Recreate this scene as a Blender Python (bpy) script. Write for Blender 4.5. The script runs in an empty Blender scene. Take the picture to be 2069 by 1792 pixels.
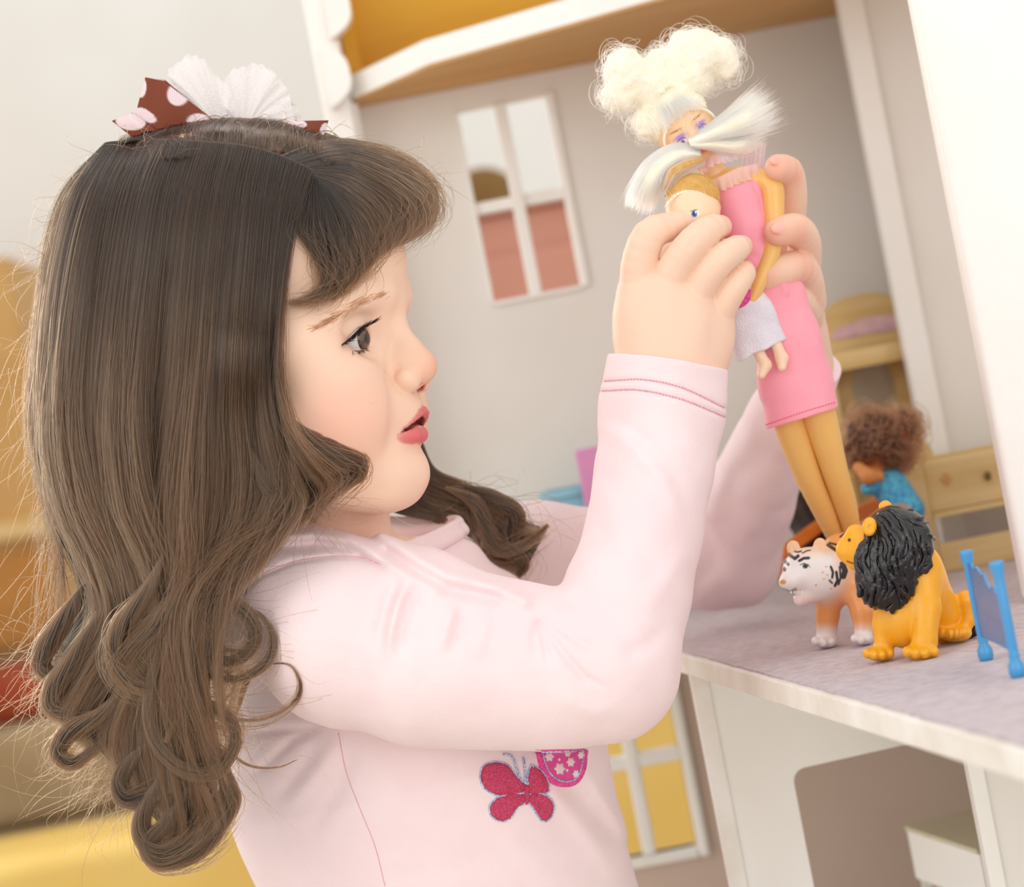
import bpy, math, random
import numpy as np
from mathutils import Vector
from mathutils.bvhtree import BVHTree

random.seed(7)
RNG = np.random.default_rng(11)
SC = bpy.context.scene
COL = SC.collection

# ------------------------------------------------------------------ camera
F = 4514.0            # focal length in pixels of the 2069 x 1792 frame
CX, CY = 1034.5, 896.0
D0 = 1.2              # distance of the plane of focus
S = D0 / F            # one working unit (a pixel at the plane of focus) in metres
ZC = 0.93             # height of the lens above the floor
ROLL = math.radians(10.9)
SR, CR = math.sin(ROLL), math.cos(ROLL)
cam_data = bpy.data.cameras.new('camera')
cam = bpy.data.objects.new('camera', cam_data)
COL.objects.link(cam)
cam.location = (0, 0, ZC)
cam.rotation_mode = 'QUATERNION'
from mathutils import Matrix
cam.rotation_quaternion = Matrix(((CR, SR, 0), (0, 0, -1), (-SR, CR, 0))).to_quaternion()
cam_data.sensor_fit = 'HORIZONTAL'
cam_data.sensor_width = 36.0
cam_data.lens = 36.0 * F / 2069.0
cam_data.clip_start = 0.05
cam_data.dof.use_dof = True
cam_data.dof.focus_distance = D0 - 0.045
cam_data.dof.aperture_fstop = 6.8
SC.camera = cam

# ------------------------------------------------------------------ world, lamps, exposure
SC.view_settings.view_transform = 'Standard'
SC.view_settings.look = 'None'
SC.view_settings.exposure = -0.13
SC.view_settings.gamma = 1.0
SC.view_settings.use_curve_mapping = False
W = bpy.data.worlds.new('world')
SC.world = W
W.use_nodes = True
W.node_tree.nodes['Background'].inputs[0].default_value = (1.0, 0.985, 0.96, 1)
W.node_tree.nodes['Background'].inputs[1].default_value = 1.2

def area(name, loc, target, size, power, color=(1, 1, 1)):
    l = bpy.data.lights.new(name, 'AREA')
    l.shape = 'SQUARE'
    l.size = size
    l.energy = power
    l.color = color
    o = bpy.data.objects.new(name, l)
    COL.objects.link(o)
    o.location = loc
    d = Vector(target) - Vector(loc)
    o.rotation_euler = d.to_track_quat('-Z', 'Y').to_euler()
    return o

area('window_light_key', (-1.7, -0.2, 1.9), (0.1, 1.25, 0.9), 1.5, 10, (1, 0.985, 0.96))
area('window_light_rim', (-1.3, 2.7, 1.6), (0.0, 1.2, 0.95), 1.0, 15, (1, 0.96, 0.88))
area('fill_light_front', (0.9, -1.0, 1.2), (0.25, 1.4, 0.75), 1.4, 10, (1, 0.98, 0.95))  # added fill lamp, brightens the dollhouse interior and the toys

# ------------------------------------------------------------------ coordinate helpers
def Q(px, py, w):
    """picture position + depth (w towards the lens, working units) -> camera-frame point"""
    k = (F - w) / F
    return np.array([(px - CX) * k, (py - CY) * k, w], dtype=np.float64)

def toW(a):
    a = np.asarray(a, dtype=np.float64).reshape(-1, 3)
    X, Y, w = a[:, 0] * S, a[:, 1] * S, a[:, 2] * S
    return np.stack([X * CR - Y * SR, D0 - w, ZC - X * SR - Y * CR], 1)

def G(u, v, d):
    """room position of picture point (u, v) at distance d: (x, y, z)"""
    lat = (u - CX) * CR - (v - CY) * SR
    hgt = -(u - CX) * SR - (v - CY) * CR
    return (lat * d / F, d, ZC + hgt * d / F)

def LH(lat, hgt, w):
    """camera-frame point from upright lateral / height units"""
    return np.array([lat * CR - hgt * SR, -lat * SR - hgt * CR, w], dtype=np.float64)

def lin(r, g, b):
    f = lambda c: (c / 255 / 12.92) if c / 255 <= 0.04045 else ((c / 255 + 0.055) / 1.055) ** 2.4
    return (f(r), f(g), f(b))

# ------------------------------------------------------------------ materials
def mat(name, rgb=None, rough=0.5, spec=0.5, vary=0.0, scale=40.0, bump=0.0, bscale=None, attr=None,
        sss=0.0, sheen=0.0, metallic=0.0, alpha=1.0, wood=False, rgb2=None, coat=0.0, trans=0.0, stretch=(1, 1, 1), detail=4.0, dist=0.002):
    m = bpy.data.materials.new(name)
    m.use_nodes = True
    nt = m.node_tree
    b = nt.nodes['Principled BSDF']
    b.inputs['Roughness'].default_value = rough
    b.inputs['Specular IOR Level'].default_value = spec
    b.inputs['Metallic'].default_value = metallic
    b.inputs['Coat Weight'].default_value = coat
    b.inputs['Transmission Weight'].default_value = trans
    b.inputs['Alpha'].default_value = alpha
    if sheen:
        b.inputs['Sheen Weight'].default_value = sheen
        b.inputs['Sheen Roughness'].default_value = 0.5
    if sss:
        b.inputs['Subsurface Weight'].default_value = sss
        b.inputs['Subsurface Radius'].default_value = (1.0, 0.35, 0.2)
        b.inputs['Subsurface Scale'].default_value = 0.006
    tc = nt.nodes.new('ShaderNodeTexCoord')
    mp = nt.nodes.new('ShaderNodeMapping')
    mp.inputs['Scale'].default_value = stretch
    nt.links.new(tc.outputs['Object'], mp.inputs['Vector'])
    nz = nt.nodes.new('ShaderNodeTexNoise')
    nz.inputs['Scale'].default_value = scale
    nz.inputs['Detail'].default_value = detail
    nt.links.new(mp.outputs['Vector'], nz.inputs['Vector'])
    src = None
    if attr:
        a = nt.nodes.new('ShaderNodeAttribute')
        a.attribute_name = attr
        src = a.outputs['Color']
    mix = nt.nodes.new('ShaderNodeMix')
    mix.data_type = 'RGBA'
    if src is None:
        c1 = lin(*rgb)
        c2 = lin(*rgb2) if rgb2 else tuple(max(0, c * (1 - vary)) for c in c1)
        mix.inputs[6].default_value = (*c1, 1)
        mix.inputs[7].default_value = (*c2, 1)
        ramp = nt.nodes.new('ShaderNodeMapRange')
        ramp.inputs[1].default_value = 0.35
        ramp.inputs[2].default_value = 0.65
        nt.links.new(nz.outputs['Fac'], ramp.inputs[0])
        if wood:
            wv = nt.nodes.new('ShaderNodeTexNoise')
            wv.inputs['Scale'].default_value = 1.0
            wv.inputs['Detail'].default_value = 6
            mp2 = nt.nodes.new('ShaderNodeMapping')
            mp2.inputs['Scale'].default_value = wood
            nt.links.new(tc.outputs['Object'], mp2.inputs['Vector'])
            nt.links.new(mp2.outputs['Vector'], wv.inputs['Vector'])
            nt.links.new(wv.outputs['Fac'], ramp.inputs[0])
        nt.links.new(ramp.outputs[0], mix.inputs[0])
    else:
        mix.inputs[0].default_value = vary
        nt.links.new(src, mix.inputs[6])
        nt.links.new(nz.outputs['Color'], mix.inputs[7])
        mix.blend_type = 'OVERLAY'
    nt.links.new(mix.outputs[2], b.inputs['Base Color'])
    if bump:
        n2 = nt.nodes.new('ShaderNodeTexNoise')
        n2.inputs['Scale'].default_value = bscale or scale
        n2.inputs['Detail'].default_value = 3
        nt.links.new(mp.outputs['Vector'], n2.inputs['Vector'])
        bp = nt.nodes.new('ShaderNodeBump')
        bp.inputs['Strength'].default_value = bump
        bp.inputs['Distance'].default_value = dist
        nt.links.new(n2.outputs['Fac'], bp.inputs['Height'])
        nt.links.new(bp.outputs['Normal'], b.inputs['Normal'])
    return m

# ------------------------------------------------------------------ object helpers
def tag(o, label=None, cat=None, group=None, kind=None):
    if label: o['label'] = label
    if cat: o['category'] = cat
    if group: o['group'] = group
    if kind: o['kind'] = kind
    return o

def empty(name, loc, label=None, cat=None, group=None):
    o = bpy.data.objects.new(name, None)
    o.empty_display_size = 0.02
    COL.objects.link(o)
    o.location = loc
    bpy.context.view_layer.update()
    return tag(o, label, cat, group)

def link(name, me, m=None, parent=None, smooth=False):
    o = bpy.data.objects.new(name, me)
    COL.objects.link(o)
    if m is not None:
        me.materials.append(m)
    if smooth:
        me.polygons.foreach_set('use_smooth', np.ones(len(me.polygons), dtype=bool))
    if parent is not None:
        o.parent = parent
        loc = parent.location.copy() if parent.type == 'EMPTY' else Vector((0, 0, 0))
        o.matrix_parent_inverse = Matrix.Translation(-loc)
    return o

def poly(name, verts, faces, m=None, parent=None, smooth=False, cols=None, bevel=0.0, segs=2):
    me = bpy.data.meshes.new(name)
    verts = np.asarray(verts, dtype=np.float32).reshape(-1, 3)
    if isinstance(faces, np.ndarray) and faces.ndim == 2:
        n, k = faces.shape
        me.vertices.add(len(verts))
        me.vertices.foreach_set('co', verts.ravel())
        me.loops.add(n * k)
        me.loops.foreach_set('vertex_index', faces.astype(np.int32).ravel())
        me.polygons.add(n)
        me.polygons.foreach_set('loop_start', np.arange(0, n * k, k, dtype=np.int32))
        me.update(calc_edges=True)
    else:
        me.from_pydata([tuple(v) for v in verts], [], [tuple(f) for f in faces])
        me.update()
    if cols is not None:
        at = me.color_attributes.new('Col', 'FLOAT_COLOR', 'POINT')
        c = np.ones((len(verts), 4), dtype=np.float32)
        c[:, :3] = cols
        at.data.foreach_set('color', c.ravel())
    o = link(name, me, m, parent, smooth)
    if bevel:
        md = o.modifiers.new('bevel', 'BEVEL')
        md.width = bevel
        md.segments = segs
        md.limit_method = 'ANGLE'
        me.polygons.foreach_set('use_smooth', np.ones(len(me.polygons), dtype=bool))
        wn = o.modifiers.new('normals', 'WEIGHTED_NORMAL')
        wn.keep_sharp = True
    return o

class MB:
    """collects boxes / prisms / tubes / lathes into one mesh"""
    def __init__(self):
        self.v, self.f = [], []
    def add(self, v, f):
        n = len(self.v)
        self.v += [tuple(map(float, p)) for p in v]
        self.f += [tuple(i + n for i in q) for q in f]
        return self
    def box(self, x0, x1, y0, y1, z0, z1):
        v = [(x, y, z) for z in (z0, z1) for y in (y0, y1) for x in (x0, x1)]
        return self.add(v, [(0, 2, 3, 1), (4, 5, 7, 6), (0, 1, 5, 4), (2, 6, 7, 3), (0, 4, 6, 2), (1, 3, 7, 5)])
    def prism_z(self, pts, z0, z1):
        n = len(pts)
        v = [(x, y, z0) for x, y in pts] + [(x, y, z1) for x, y in pts]
        f = [tuple(range(n))[::-1], tuple(range(n, 2 * n))]
        f += [(i, (i + 1) % n, n + (i + 1) % n, n + i) for i in range(n)]
        return self.add(v, f)
    def prism_y(self, pts, y0, y1):
        n = len(pts)
        v = [(x, y0, z) for x, z in pts] + [(x, y1, z) for x, z in pts]
        f = [tuple(range(n)), tuple(range(n, 2 * n))[::-1]]
        f += [(i, n + i, n + (i + 1) % n, (i + 1) % n) for i in range(n)]
        return self.add(v, f)
    def tube(self, pts, r, n=8, caps=True):
        pts = np.asarray(pts, dtype=float)
        if np.isscalar(r): r = [r] * len(pts)
        t = np.gradient(pts, axis=0)
        t /= np.linalg.norm(t, axis=1)[:, None] + 1e-12
        ref = np.array([0.31, 0.2, 0.93])
        if abs(t[0] @ ref) > 0.9: ref = np.array([0.9, 0.3, 0.1])
        rings = []
        u = np.cross(t[0], ref); u /= np.linalg.norm(u)
        for i in range(len(pts)):
            u = u - t[i] * (u @ t[i]); u /= np.linalg.norm(u) + 1e-12
            w = np.cross(t[i], u)
            rings.append([pts[i] + r[i] * (math.cos(a) * u + math.sin(a) * w) for a in np.linspace(0, 2 * math.pi, n, endpoint=False)])
        v = [p for rg in rings for p in rg]
        f = []
        for i in range(len(pts) - 1):
            for j in range(n):
                f.append((i * n + j, i * n + (j + 1) % n, (i + 1) * n + (j + 1) % n, (i + 1) * n + j))
        if caps:
            f.append(tuple(range(n))[::-1])
            f.append(tuple((len(pts) - 1) * n + j for j in range(n)))
        return self.add(v, f)
    def lathe(self, prof, c, n=24):
        """prof: list of (radius, z) around the vertical through c"""
        v, f = [], []
        for r, z in prof:
            for j in range(n):
                a = 2 * math.pi * j / n
                v.append((c[0] + r * math.cos(a), c[1] + r * math.sin(a), c[2] + z))
        for i in range(len(prof) - 1):
            for j in range(n):
                f.append((i * n + j, i * n + (j + 1) % n, (i + 1) * n + (j + 1) % n, (i + 1) * n + j))
        f.append(tuple(range(n))[::-1]); f.append(tuple((len(prof) - 1) * n + j for j in range(n)))
        return self.add(v, f)
    def build(self, name, m, parent=None, bevel=0.0, smooth=False, segs=2):
        return poly(name, self.v, self.f, m, parent, smooth, None, bevel, segs)

def crspline(P, n):
    """Catmull-Rom through the rows of P (any width), n samples"""
    P = np.asarray(P, dtype=np.float64)
    k = len(P)
    if k == 2:
        t = np.linspace(0, 1, n)[:, None]
        return P[0] * (1 - t) + P[1] * t
    ext = np.vstack([2 * P[0] - P[1], P, 2 * P[-1] - P[-2]])
    d = np.linalg.norm(np.diff(P[:, :2], axis=0), axis=1) + 1e-6
    cum = np.concatenate([[0], np.cumsum(d)]) / d.sum()
    s = np.linspace(0, 1, n)
    i = np.clip(np.searchsorted(cum, s, side='right') - 1, 0, k - 2)
    t = ((s - cum[i]) / (cum[i + 1] - cum[i]))[:, None]
    p0, p1, p2, p3 = ext[i], ext[i + 1], ext[i + 2], ext[i + 3]
    return 0.5 * (2 * p1 + (p2 - p0) * t + (2 * p0 - 5 * p1 + 4 * p2 - p3) * t ** 2 + (3 * p1 - p0 - 3 * p2 + p3) * t ** 3)

def ss(x, a, b):
    t = np.clip((x - a) / (b - a), 0, 1)
    return t * t * (3 - 2 * t)

# value noise, smooth, vectorised
_NT = RNG.random(4096).astype(np.float32)
def vnoise(p, scale):
    q = np.asarray(p, dtype=np.float32) / scale
    i = np.floor(q).astype(np.int64)
    f = q - i
    f = f * f * (3 - 2 * f)
    out = np.zeros(len(q), dtype=np.float32)
    for dx in (0, 1):
        for dy in (0, 1):
            for dz in (0, 1):
                h = ((i[:, 0] + dx) * 73856093 ^ (i[:, 1] + dy) * 19349663 ^ (i[:, 2] + dz) * 83492791) & 4095
                wgt = (f[:, 0] if dx else 1 - f[:, 0]) * (f[:, 1] if dy else 1 - f[:, 1]) * (f[:, 2] if dz else 1 - f[:, 2])
                out += wgt * _NT[h]
    return out - 0.5

# ------------------------------------------------------------------ implicit surfaces
class SDF:
    """list of blended shapes in the camera frame (working units); mesh() grows one skin over all of them"""
    def __init__(self):
        self.p = []
    def rc(self, a, b, r1, r2=None, k=10, op='u', col=None, sc=None):
        a, b = np.asarray(a, float), np.asarray(b, float)
        r2 = r1 if r2 is None else r2
        self.p.append(dict(t='rc', a=a, b=b, r1=float(r1), r2=float(r2), k=float(k), op=op, col=col, sc=sc,
                           lo=np.minimum(a - r1, b - r2), hi=np.maximum(a + r1, b + r2)))
        return self
    def chain(self, pts, rs, k=6, kin=None, n=None, op='u', col=None):
        P = np.array([list(p) + [r] for p, r in zip(pts, rs)], float)
        if n: P = crspline(P, n)
        for i in range(len(P) - 1):
            self.rc(P[i, :3], P[i + 1, :3], P[i, 3], P[i + 1, 3], k if (i == 0 or kin is None) else kin, op, col)
        return self
    def el(self, c, r, R=None, k=10, op='u', col=None):
        c, r = np.asarray(c, float), np.asarray(r, float)
        R = np.eye(3) if R is None else np.asarray(R, float)   # rows = local axes
        h = np.abs(R.T) @ r if True else r
        self.p.append(dict(t='el', c=c, r=r, R=R, k=float(k), op=op, col=col, lo=c - h, hi=c + h))
        return self
    def sp(self, c, r, k=10, op='u', col=None):
        return self.el(c, (r, r, r), None, k, op, col)
    def bx(self, c, h, R=None, rad=0, k=10, op='u', col=None):
        c, h = np.asarray(c, float), np.asarray(h, float)
        R = np.eye(3) if R is None else np.asarray(R, float)
        e = np.abs(R.T) @ h
        self.p.append(dict(t='bx', c=c, r=h, rad=rad, R=R, k=float(k), op=op, col=col, lo=c - e, hi=c + e))
        return self
    @staticmethod
    def dist(q, P):
        t = q['t']
        if t == 'rc':
            a, b = q['a'].astype(np.float32), q['b'].astype(np.float32)
            ba = b - a
            pa = P - a
            h = np.clip((pa @ ba) / max(float(ba @ ba), 1e-9), 0, 1)
            d = pa - h[..., None] * ba
            if q['sc'] is not None:
                d = d * np.asarray(q['sc'], np.float32)
            return np.sqrt(np.einsum('...i,...i', d, d)) - (q['r1'] + (q['r2'] - q['r1']) * h)
        L = (P - q['c'].astype(np.float32)) @ q['R'].T.astype(np.float32)
        if t == 'el':
            r = q['r'].astype(np.float32)
            k0 = np.sqrt(np.einsum('...i,...i', L / r, L / r))
            k1 = np.sqrt(np.einsum('...i,...i', L / (r * r), L / (r * r))) + 1e-9
            return np.where(k0 < 1e-3, -float(r.min()), k0 * (k0 - 1) / k1)
        h = q['r'].astype(np.float32) - q['rad']
        e = np.abs(L) - h
        return np.sqrt((np.maximum(e, 0) ** 2).sum(-1)) + np.minimum(e.max(-1), 0) - q['rad']
    @staticmethod
    def blend(d, e, q):
        k = q['k']
        if q['op'] == 'u':
            h = np.maximum(k - np.abs(d - e), 0) / k
            return np.minimum(d, e) - h * h * k * 0.25
        h = np.maximum(k - np.abs(d + e), 0) / k
        return np.maximum(d, -e) + h * h * k * 0.25
    def eval(self, P, bc=None, brad=0.0):
        """P: (M, n, 3) points by block, bc: block centres for culling"""
        d = np.full(P.shape[:-1], 1e4, np.float32)
        for q in self.p:
            if bc is not None:
                c, h = (q['lo'] + q['hi']) / 2, (q['hi'] - q['lo']) / 2
                g = np.maximum(np.abs(bc - c) - h, 0)
                if q.get('sc') is not None: g = g * min(1.0, min(q['sc']))
                s = np.sqrt((g * g).sum(1)) < 3 * brad + q['k'] + 2 + (q['k'] + 24 if q['t'] == 'el' else 0)
                if not s.any(): continue
                if s.all(): d = self.blend(d, self.dist(q, P), q)
                else: d[s] = self.blend(d[s], self.dist(q, P[s]), q)
            else:
                d = self.blend(d, self.dist(q, P), q)
        return d
    def color(self, V, base):
        """blended colours at surface points"""
        V = V.astype(np.float32)
        C = np.tile(np.asarray(base, np.float32), (len(V), 1))
        d = np.full(len(V), 1e4, np.float32)
        for q in self.p:
            e = self.dist(q, V)
            k = q['k']
            if q['op'] == 'u':
                h = np.clip(0.5 + 0.5 * (d - e) / max(k, 1e-3), 0, 1)[:, None]
                C = C * (1 - h) + np.asarray(q['col'] if q['col'] is not None else base, np.float32) * h
            elif q['col'] is not None:
                h = np.clip(0.5 + 0.5 * (-e - d) / max(k, 1e-3), 0, 1)[:, None]
                C = C * (1 - h) + np.asarray(q['col'], np.float32) * h
            d = self.blend(d, e, q)
        return C
    def surface(self, vox, post=None, lo=None, hi=None, B=8, pad=4):
        us = [q for q in self.p if q['op'] == 'u']
        lo0 = np.min([q['lo'] for q in us], 0) - pad if lo is None else np.asarray(lo, float)
        hi0 = np.max([q['hi'] for q in us], 0) + pad if hi is None else np.asarray(hi, float)
        nb = np.ceil((hi0 - lo0) / (vox * B)).astype(int) + 1
        g = np.stack(np.meshgrid(*[np.arange(n) for n in nb], indexing='ij'), -1).reshape(-1, 3)
        bc = lo0 + (g + 0.5) * B * vox
        brad = 0.8661 * B * vox
        keep = np.zeros(len(g), bool)
        for s in range(0, len(g), 200000):
            dc = self.eval(bc[s:s + 200000, None, :].astype(np.float32))[:, 0]
            keep[s:s + 200000] = np.abs(dc) < brad * 1.8 + pad + 6
        g, bc = g[keep], bc[keep]
        loc = np.stack(np.meshgrid(*[np.arange(B + 1)] * 3, indexing='ij'), -1).reshape(-1, 3)
        N = nb * B + 2
        ids, pos, edges = [], [], []
        for s in range(0, len(g), 1500):
            gb, cb = g[s:s + 1500], bc[s:s + 1500]
            P = (lo0 + (gb[:, None, :] * B + loc[None]) * vox).astype(np.float32)
            d = self.eval(P, cb, brad)
            if post is not None:
                d = post(P.reshape(-1, 3), d.reshape(-1)).reshape(d.shape)
            d = d.reshape(-1, B + 1, B + 1, B + 1)
            ins = d < 0
            c8 = [ins[:, i:i + B, j:j + B, k:k + B] for i in (0, 1) for j in (0, 1) for k in (0, 1)]
            cnt = sum(c.astype(np.int8) for c in c8)
            mix = (cnt > 0) & (cnt < 8)
            m, i, j, k = np.nonzero(mix)
            if len(m):
                gi = gb[m, 0] * B + i; gj = gb[m, 1] * B + j; gk = gb[m, 2] * B + k
                D = np.stack([d[m, i + a, j + b, k + c] for a in (0, 1) for b in (0, 1) for c in (0, 1)], 1)
                CO = np.array([(a, b, c) for a in (0, 1) for b in (0, 1) for c in (0, 1)], np.float32)
                acc = np.zeros((len(m), 3), np.float32); n = np.zeros(len(m), np.float32)
                for x in range(8):
                    for y in range(x + 1, 8):
                        if np.abs(CO[x] - CO[y]).sum() != 1: continue
                        cr = (D[:, x] < 0) != (D[:, y] < 0)
                        t = np.clip(D[:, x] / np.where(D[:, x] == D[:, y], 1, D[:, x] - D[:, y]), 0, 1)
                        acc += np.where(cr[:, None], CO[x] + (CO[y] - CO[x]) * t[:, None], 0)
                        n += cr
                ids.append((gi * N[1] + gj) * N[2] + gk)
                pos.append(lo0 + (np.stack([gi, gj, gk], 1) + acc / n[:, None]) * vox)
            for ax in range(3):
                sl0 = ins[:, :B, :B, :B]
                sl1 = ins[:, 1:, :B, :B] if ax == 0 else (ins[:, :B, 1:, :B] if ax == 1 else ins[:, :B, :B, 1:])
                m, i, j, k = np.nonzero(sl0 != sl1)
                if len(m):
                    edges.append(np.stack([np.full(len(m), ax), gb[m, 0] * B + i, gb[m, 1] * B + j, gb[m, 2] * B + k, sl0[m, i, j, k]], 1))
        ids = np.concatenate(ids); pos = np.concatenate(pos)
        order = np.argsort(ids); ids = ids[order]; pos = pos[order]
        E = np.concatenate(edges).astype(np.int64)
        st = np.array([N[1] * N[2], N[2], 1])
        base = (E[:, 1] * N[1] + E[:, 2]) * N[2] + E[:, 3]
        a1, a2 = (E[:, 0] + 1) % 3, (E[:, 0] + 2) % 3
        q4 = np.stack([base - st[a1] - st[a2], base - st[a2], base, base - st[a1]], 1)
        ix = np.clip(np.searchsorted(ids, q4), 0, len(ids) - 1)
        ok = (ids[ix] == q4).all(1)
        ix = ix[ok]
        flip = E[ok, 4] == 0
        ix[flip] = ix[flip][:, ::-1]
        return pos, ix

def lap(V, Fq, it=1, lam=0.5):
    """light smoothing of a quad skin"""
    for _ in range(it):
        acc = np.zeros_like(V); n = np.zeros(len(V))
        for a in range(4):
            i, j = Fq[:, a], Fq[:, (a + 1) % 4]
            np.add.at(acc, i, V[j]); np.add.at(n, i, 1)
        V = V + lam * (acc / np.maximum(n, 1)[:, None] - V)
    return V

def grow(sdf, name, vox, m, parent=None, base=(0.8, 0.8, 0.8), post=None, paint=None, smooth_it=1, lo=None, hi=None, xf=None):
    V, Q4 = sdf.surface(vox, post, lo, hi)
    if smooth_it: V = lap(V, Q4, smooth_it)
    C = sdf.color(V, base)
    if paint is not None: C = paint(V, C)
    Wv = toW(V)
    # toW mirrors handedness (y picture-down): flip winding
    return poly(name, Wv, Q4[:, ::-1].copy(), m, parent, True, C), V, Q4

# ================================================================== materials
M = {}
M['white_paint'] = mat('white_paint', (250, 248, 244), 0.45, 0.3, rgb2=(245, 241, 234), scale=9, bump=0.12, bscale=160)
M['worn_white'] = mat('worn_white_paint', (248, 245, 239), 0.5, 0.3, rgb2=(234, 226, 214), scale=26, bump=0.35, bscale=220, detail=8)
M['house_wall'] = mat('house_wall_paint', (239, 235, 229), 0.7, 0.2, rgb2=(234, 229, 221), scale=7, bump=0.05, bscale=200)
M['house_wall_low'] = mat('house_wall_shaded', (216, 194, 180), 0.7, 0.2, rgb2=(209, 186, 171), scale=6)  # brownish shade of the lower storey is put into this wall colour
M['attic_yellow'] = mat('attic_yellow_wood', (216, 164, 48), 0.5, 0.3, rgb2=(198, 140, 30), wood=(2.5, 2.5, 14), scale=5)
M['ceiling_wood'] = mat('ceiling_wood', (216, 172, 114), 0.6, 0.25, rgb2=(204, 154, 92), wood=(3, 22, 22))
M['carpet'] = mat('lavender_felt', (208, 192, 196), 0.95, 0.1, rgb2=(188, 172, 178), scale=140, bump=0.7, bscale=420, sheen=0.25, detail=6)
M['pine'] = mat('pale_pine', (228, 199, 143), 0.5, 0.3, rgb2=(212, 178, 118), wood=(7, 7, 60))
M['pine_h'] = mat('pale_pine_rail', (230, 203, 148), 0.5, 0.3, rgb2=(214, 182, 122), wood=(9, 60, 90))
M['tan_wood'] = mat('tan_veneer', (205, 163, 102), 0.55, 0.3, rgb2=(192, 148, 86), wood=(1, 1, 7))
M['orange_wood'] = mat('orange_brown_wood', (196, 142, 72), 0.55, 0.3, rgb2=(176, 118, 50), wood=(1, 1, 9))
M['wall'] = mat('room_wall_paint', (243, 243, 240), 0.8, 0.2, rgb2=(238, 236, 231), scale=3)
M['floor'] = mat('floor_laminate', (216, 206, 194), 0.5, 0.3, rgb2=(202, 190, 174), wood=(2, 12, 2))
M['red'] = mat('brick_red_fabric', (150, 70, 44), 0.8, 0.2, rgb2=(138, 58, 36), scale=10)
M['olive'] = mat('olive_grey_fabric', (166, 146, 116), 0.8, 0.2, rgb2=(152, 130, 98), scale=8)
M['yellow'] = mat('yellow_vinyl', (226, 194, 112), 0.5, 0.3, rgb2=(220, 184, 98), scale=5)
M['rose'] = mat('dusty_rose_paint', (206, 150, 132), 0.6, 0.3, rgb2=(198, 140, 122), scale=5)
M['bronze'] = mat('brown_leatherette', (140, 108, 60), 0.6, 0.3, rgb2=(122, 92, 48), scale=8)
M['mirror'] = mat('grey_mirror', (196, 184, 164), 0.15, 0.6, metallic=0.0, rgb2=(188, 174, 152))
M['floral'] = mat('pink_floral_print', (236, 196, 196), 0.7, 0.2, rgb2=(214, 176, 196), scale=90)
M['pinkplastic'] = mat('pink_plastic', (222, 150, 196), 0.4, 0.4, vary=0.05)
M['aqua'] = mat('aqua_plastic', (150, 206, 222), 0.4, 0.4, vary=0.05)

# ================================================================== room shell
DW = 1.75             # distance of the far gable wall of the dollhouse
ZS = ZC - 0.143       # top of the storey floor the toys stand on
ZT = ZS - 0.0135      # underside of that floor
ZCE = ZC + 725 * DW / F   # its ceiling
tag(MB().box(-4, 4, -1.6, 4.3, -0.05, 0).build('floor', M['floor']), kind='structure')
tag(MB().box(-4, 4, 4.2, 4.3, 0, 2.7).build('wall_back', M['wall']), kind='structure')

# ---- far furniture, all well out of focus
def at(u, v, d):
    return G(u, v, d)

def cabinet():
    x1 = at(62, 760, 3.6)[0]; z1 = at(30, 512, 3.6)[2]
    r = empty('storage_cabinet', (x1 - 0.45, 3.75, 0), 'tall tan wooden cabinet with an open cubby at the far left, behind the girl\'s hair', 'cabinet')
    zb = at(40, 1330, 3.6)[2]
    MB().box(x1 - 0.9, x1, 3.6, 4.05, zb, z1).build('body', M['tan_wood'], r, 0.01)
    zm = at(40, 1050, 3.6)[2]
    MB().box(x1 - 0.9, x1 + 0.012, 3.575, 4.05, zm - 0.03, zm).build('shelf', M['pine'], r, 0.004)
    MB().box(x1 - 0.86, x1 - 0.02, 3.585, 3.599, zb + 0.02, zm - 0.05).build('drawer', M['orange_wood'], r, 0.004)
    MB().box(x1 - 0.9, x1 - 0.86, 3.6, 4.05, 0, zb).build('leg', M['tan_wood'], r)
    MB().box(x1 - 0.04, x1, 3.6, 4.05, 0, zb).build('leg', M['tan_wood'], r)
    return zb
zb = cabinet()
def cushion(name, label, cat, m, x0, x1, y0, y1, z0, z1, bev):
    o = MB().box(x0, x1, y0, y1, z0, z1).build(name, m, None, bev, segs=4)
    return tag(o, label, cat)
xl = at(-260, 1400, 3.4)[0]
za, zb2 = at(80, 1440, 3.4)[2], at(60, 1340, 3.4)[2]
zc2 = at(100, 1650, 3.4)[2]
cushion('floor_cushion', 'brick red cushion lying on the olive seat below the tan cabinet', 'cushion', M['red'], xl, at(180, 1400, 3.4)[0], 3.3, 3.56, za, zb2, 0.03)
sofa = empty('low_sofa', (at(120, 1550, 3.4)[0], 3.4, 0), 'low olive grey sofa under the red cushion at the far left', 'sofa')
MB().box(xl, at(330, 1550, 3.4)[0], 3.3, 3.58, zc2, za).build('seat_cushion', M['olive'], sofa, 0.03, segs=4)
MB().box(xl + 0.02, at(320, 1550, 3.4)[0], 3.3, 3.56, 0.04, zc2).build('base', M['olive'], sofa, 0.01)
for xx in (xl + 0.04, at(300, 1550, 3.4)[0]):
    MB().box(xx, xx + 0.04, 3.34, 3.38, 0, 0.04).build('leg', M['tan_wood'], sofa)
mt = empty('play_mattress', (at(500, 1750, 3.0)[0], 3.05, 0), 'thick yellow vinyl play mattress standing behind the girl and beyond the lower dollhouse window', 'mattress')
ztop = at(400, 1652, 3.0)[2]
MB().box(at(-300, 1700, 3.0)[0], at(640, 1700, 3.0)[0], 2.95, 3.2, 0.0, ztop).build('section', M['yellow'], mt, 0.03, segs=4)
zt2 = at(1320, 1280, 2.6)[2]
yb = empty('yellow_screen', (at(1330, 1500, 2.6)[0], 2.6, 0), 'plain yellow board standing behind the dollhouse, seen through its lower window', 'screen')
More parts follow.
